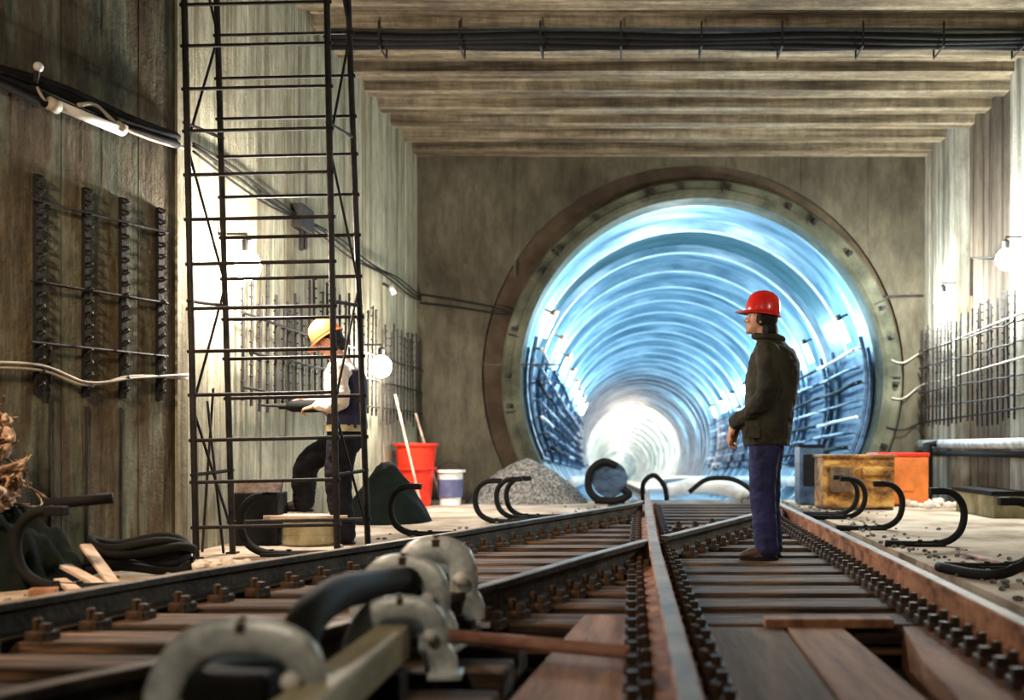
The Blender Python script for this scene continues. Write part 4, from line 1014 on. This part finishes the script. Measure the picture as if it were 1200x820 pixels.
mb = MB()   # vest, covers back and lower body
mb.loft([((-.01, 0, .88), (.152, 0, 0), (0, .19, 0)), ((-.005, 0, 1.04), (.15, 0, 0), (0, .188, 0)), ((-.02, 0, 1.14), (.14, 0, 0), (0, .19, 0)), ((-.045, 0, 1.26), (.115, 0, 0), (0, .15, 0)), ((-.05, 0, 1.34), (.09, 0, 0), (0, .12, 0))])
remeshed(mb, 'vest', M['vest'], wk, .010, 3, .006, 9, 8)
mb = MB(); mb.loft([((-.0, 0, .865), (.16, 0, 0), (0, .196, 0)), ((-.0, 0, .915), (.16, 0, 0), (0, .196, 0))]); mb.build('belt', M['beam'], wk, smooth=False)
mb = MB()
mb.loft([((0, 0, .74), (.135, 0, 0), (0, .17, 0)), ((0, 0, .90), (.14, 0, 0), (0, .175, 0))])
for s_ in (-1, 1): limb(mb, [(0, .085 * s_, .80), kn[s_], an[s_] + Vector((0, 0, -.01))], [.118, .10, .085])
remeshed(mb, 'trousers', M['blackcloth'], wk, .010, 4, .010, 9, 2)
for s_ in (-1, 1): boot(wk, an[s_], (1, .1 * s_, 0), M['boot'])
mb = MB(); T2 = lambda p: HC2 + HR2 @ Vector(p)
mb.ball(T2((-.030, 0, .015)), (.086, .082, .098), 18, HR2); mb.ball(T2((-.055, 0, -.06)), (.058, .070, .05), 14, HR2)
remeshed(mb, 'hair', M['hair'], wk, .007, 2, .006, 22)
helmet(wk, T2((.0, 0, .042)), HR2, M['hatorange'], None)
# tool held in both hands
root = empty('hand_tool', (-2.47, 7.70, 1.06), 0, 'long dark power tool held by the worker in the pale shirt', 'tool')
mb = MB(); mb.tube([(.18, 0, 0), (.02, 0, .0), (-.12, 0, .0), (-.16, 0, .0)], [.045, .05, .045, .03], 14); mb.build('motor', M['black'], root, smooth=True)
mb = MB(); mb.tube([(-.15, 0, 0), (-.36, 0, .01)], .012, 8); mb.tube([(-.15, 0, 0), (-.22, 0, 0)], .024, 10); mb.build('bit', M['steel'], root)
mb = MB(); mb.tube(catmull([(.15, 0, .02), (.26, 0, .05), (.28, 0, -.05), (.18, 0, -.08), (.12, 0, -.03)], 5), .014, 8); mb.build('grip', M['red'], root, smooth=True)

# ------------------------------------------------------------------ lights
def light(kind, loc, power, col, size=.2, target=None, spot=None, blend=.5):
    l = bpy.data.lights.new(kind.lower() + '_lamp', kind); l.energy = power; l.color = col
    if kind == 'AREA': l.size = size
    else: l.shadow_soft_size = size
    if spot: l.spot_size = R(spot); l.spot_blend = blend
    o = bpy.data.objects.new(l.name, l); COL.objects.link(o); o.location = loc
    if target is not None:
        o.rotation_euler = (Vector(target) - Vector(loc)).to_track_quat('-Z', 'Y').to_euler()
    return o
WARM = (1, .80, .58); NEUT = (1, .95, .84)
light('POINT', tc(14.9) + Vector((-.3, 0, 2.0)), 80, (.7, .88, 1), .12)
light('POINT', L1 + Vector((.18, -.02, 0)), 260, (1, .90, .80), .1)
light('POINT', L2 + Vector((.18, 0, 0)), 170, (1, .90, .80), .1)
light('POINT', L3 + Vector((-.18, 0, 0)), 230, (.94, 1, .95), .1)
light('POINT', L4 + Vector((-.18, 0, 0)), 280, (.94, 1, .95), .1)
# unseen spots added behind and above the viewer to light the hall
light('SPOT', (-1.6, -1.2, 3.6), 280, WARM, .25, (-1.6, 7.5, 1.2), 95, .8)
light('SPOT', (3.6, 1.0, 3.2), 300, (1, .96, .82), .25, (2.2, 11.5, 3.4), 100, .8)
light('SPOT', (-3.4, 3.0, 3.0), 480, (1, .72, .46), .2, (-2.6, 6.2, 0), 95, .8)
light('SPOT', (.3, 8.5, 1.0), 0.1, WARM, .3, (.3, 12, 4.8), 120, .8)
# tunnel
for i, (p, sd) in enumerate(LAMPS):
    light('POINT', p + Vector((-.25 * sd, 0, .02)), 80, (.44, .79, 1), .08)
for d_ in (38, 44, 50): light('POINT', tc(d_) + Vector((1.2, 0, .8)), 90, (.42, .77, 1), .2)
for d_ in (57, 62, 68, 75, 83, 92, 102, 113, 125, 138, 146): light('POINT', tc(d_) + Vector((0, 0, 1.2)), 620, (1, .78, .56), .3)

# world: closed hall, a trace of ambient
w = bpy.data.worlds.new('world'); S.world = w; w.use_nodes = True
w.node_tree.nodes['Background'].inputs[0].default_value = (.02, .02, .02, 1); w.node_tree.nodes['Background'].inputs[1].default_value = .3
S.view_settings.view_transform = 'Standard'; S.view_settings.look = 'None'; S.view_settings.gamma = 1; S.view_settings.use_curve_mapping = False
S.view_settings.exposure = 0.6
S.cycles.use_denoising = True
S.cycles.max_bounces = 6; S.cycles.diffuse_bounces = 4
S.cycles.sample_clamp_indirect = 6
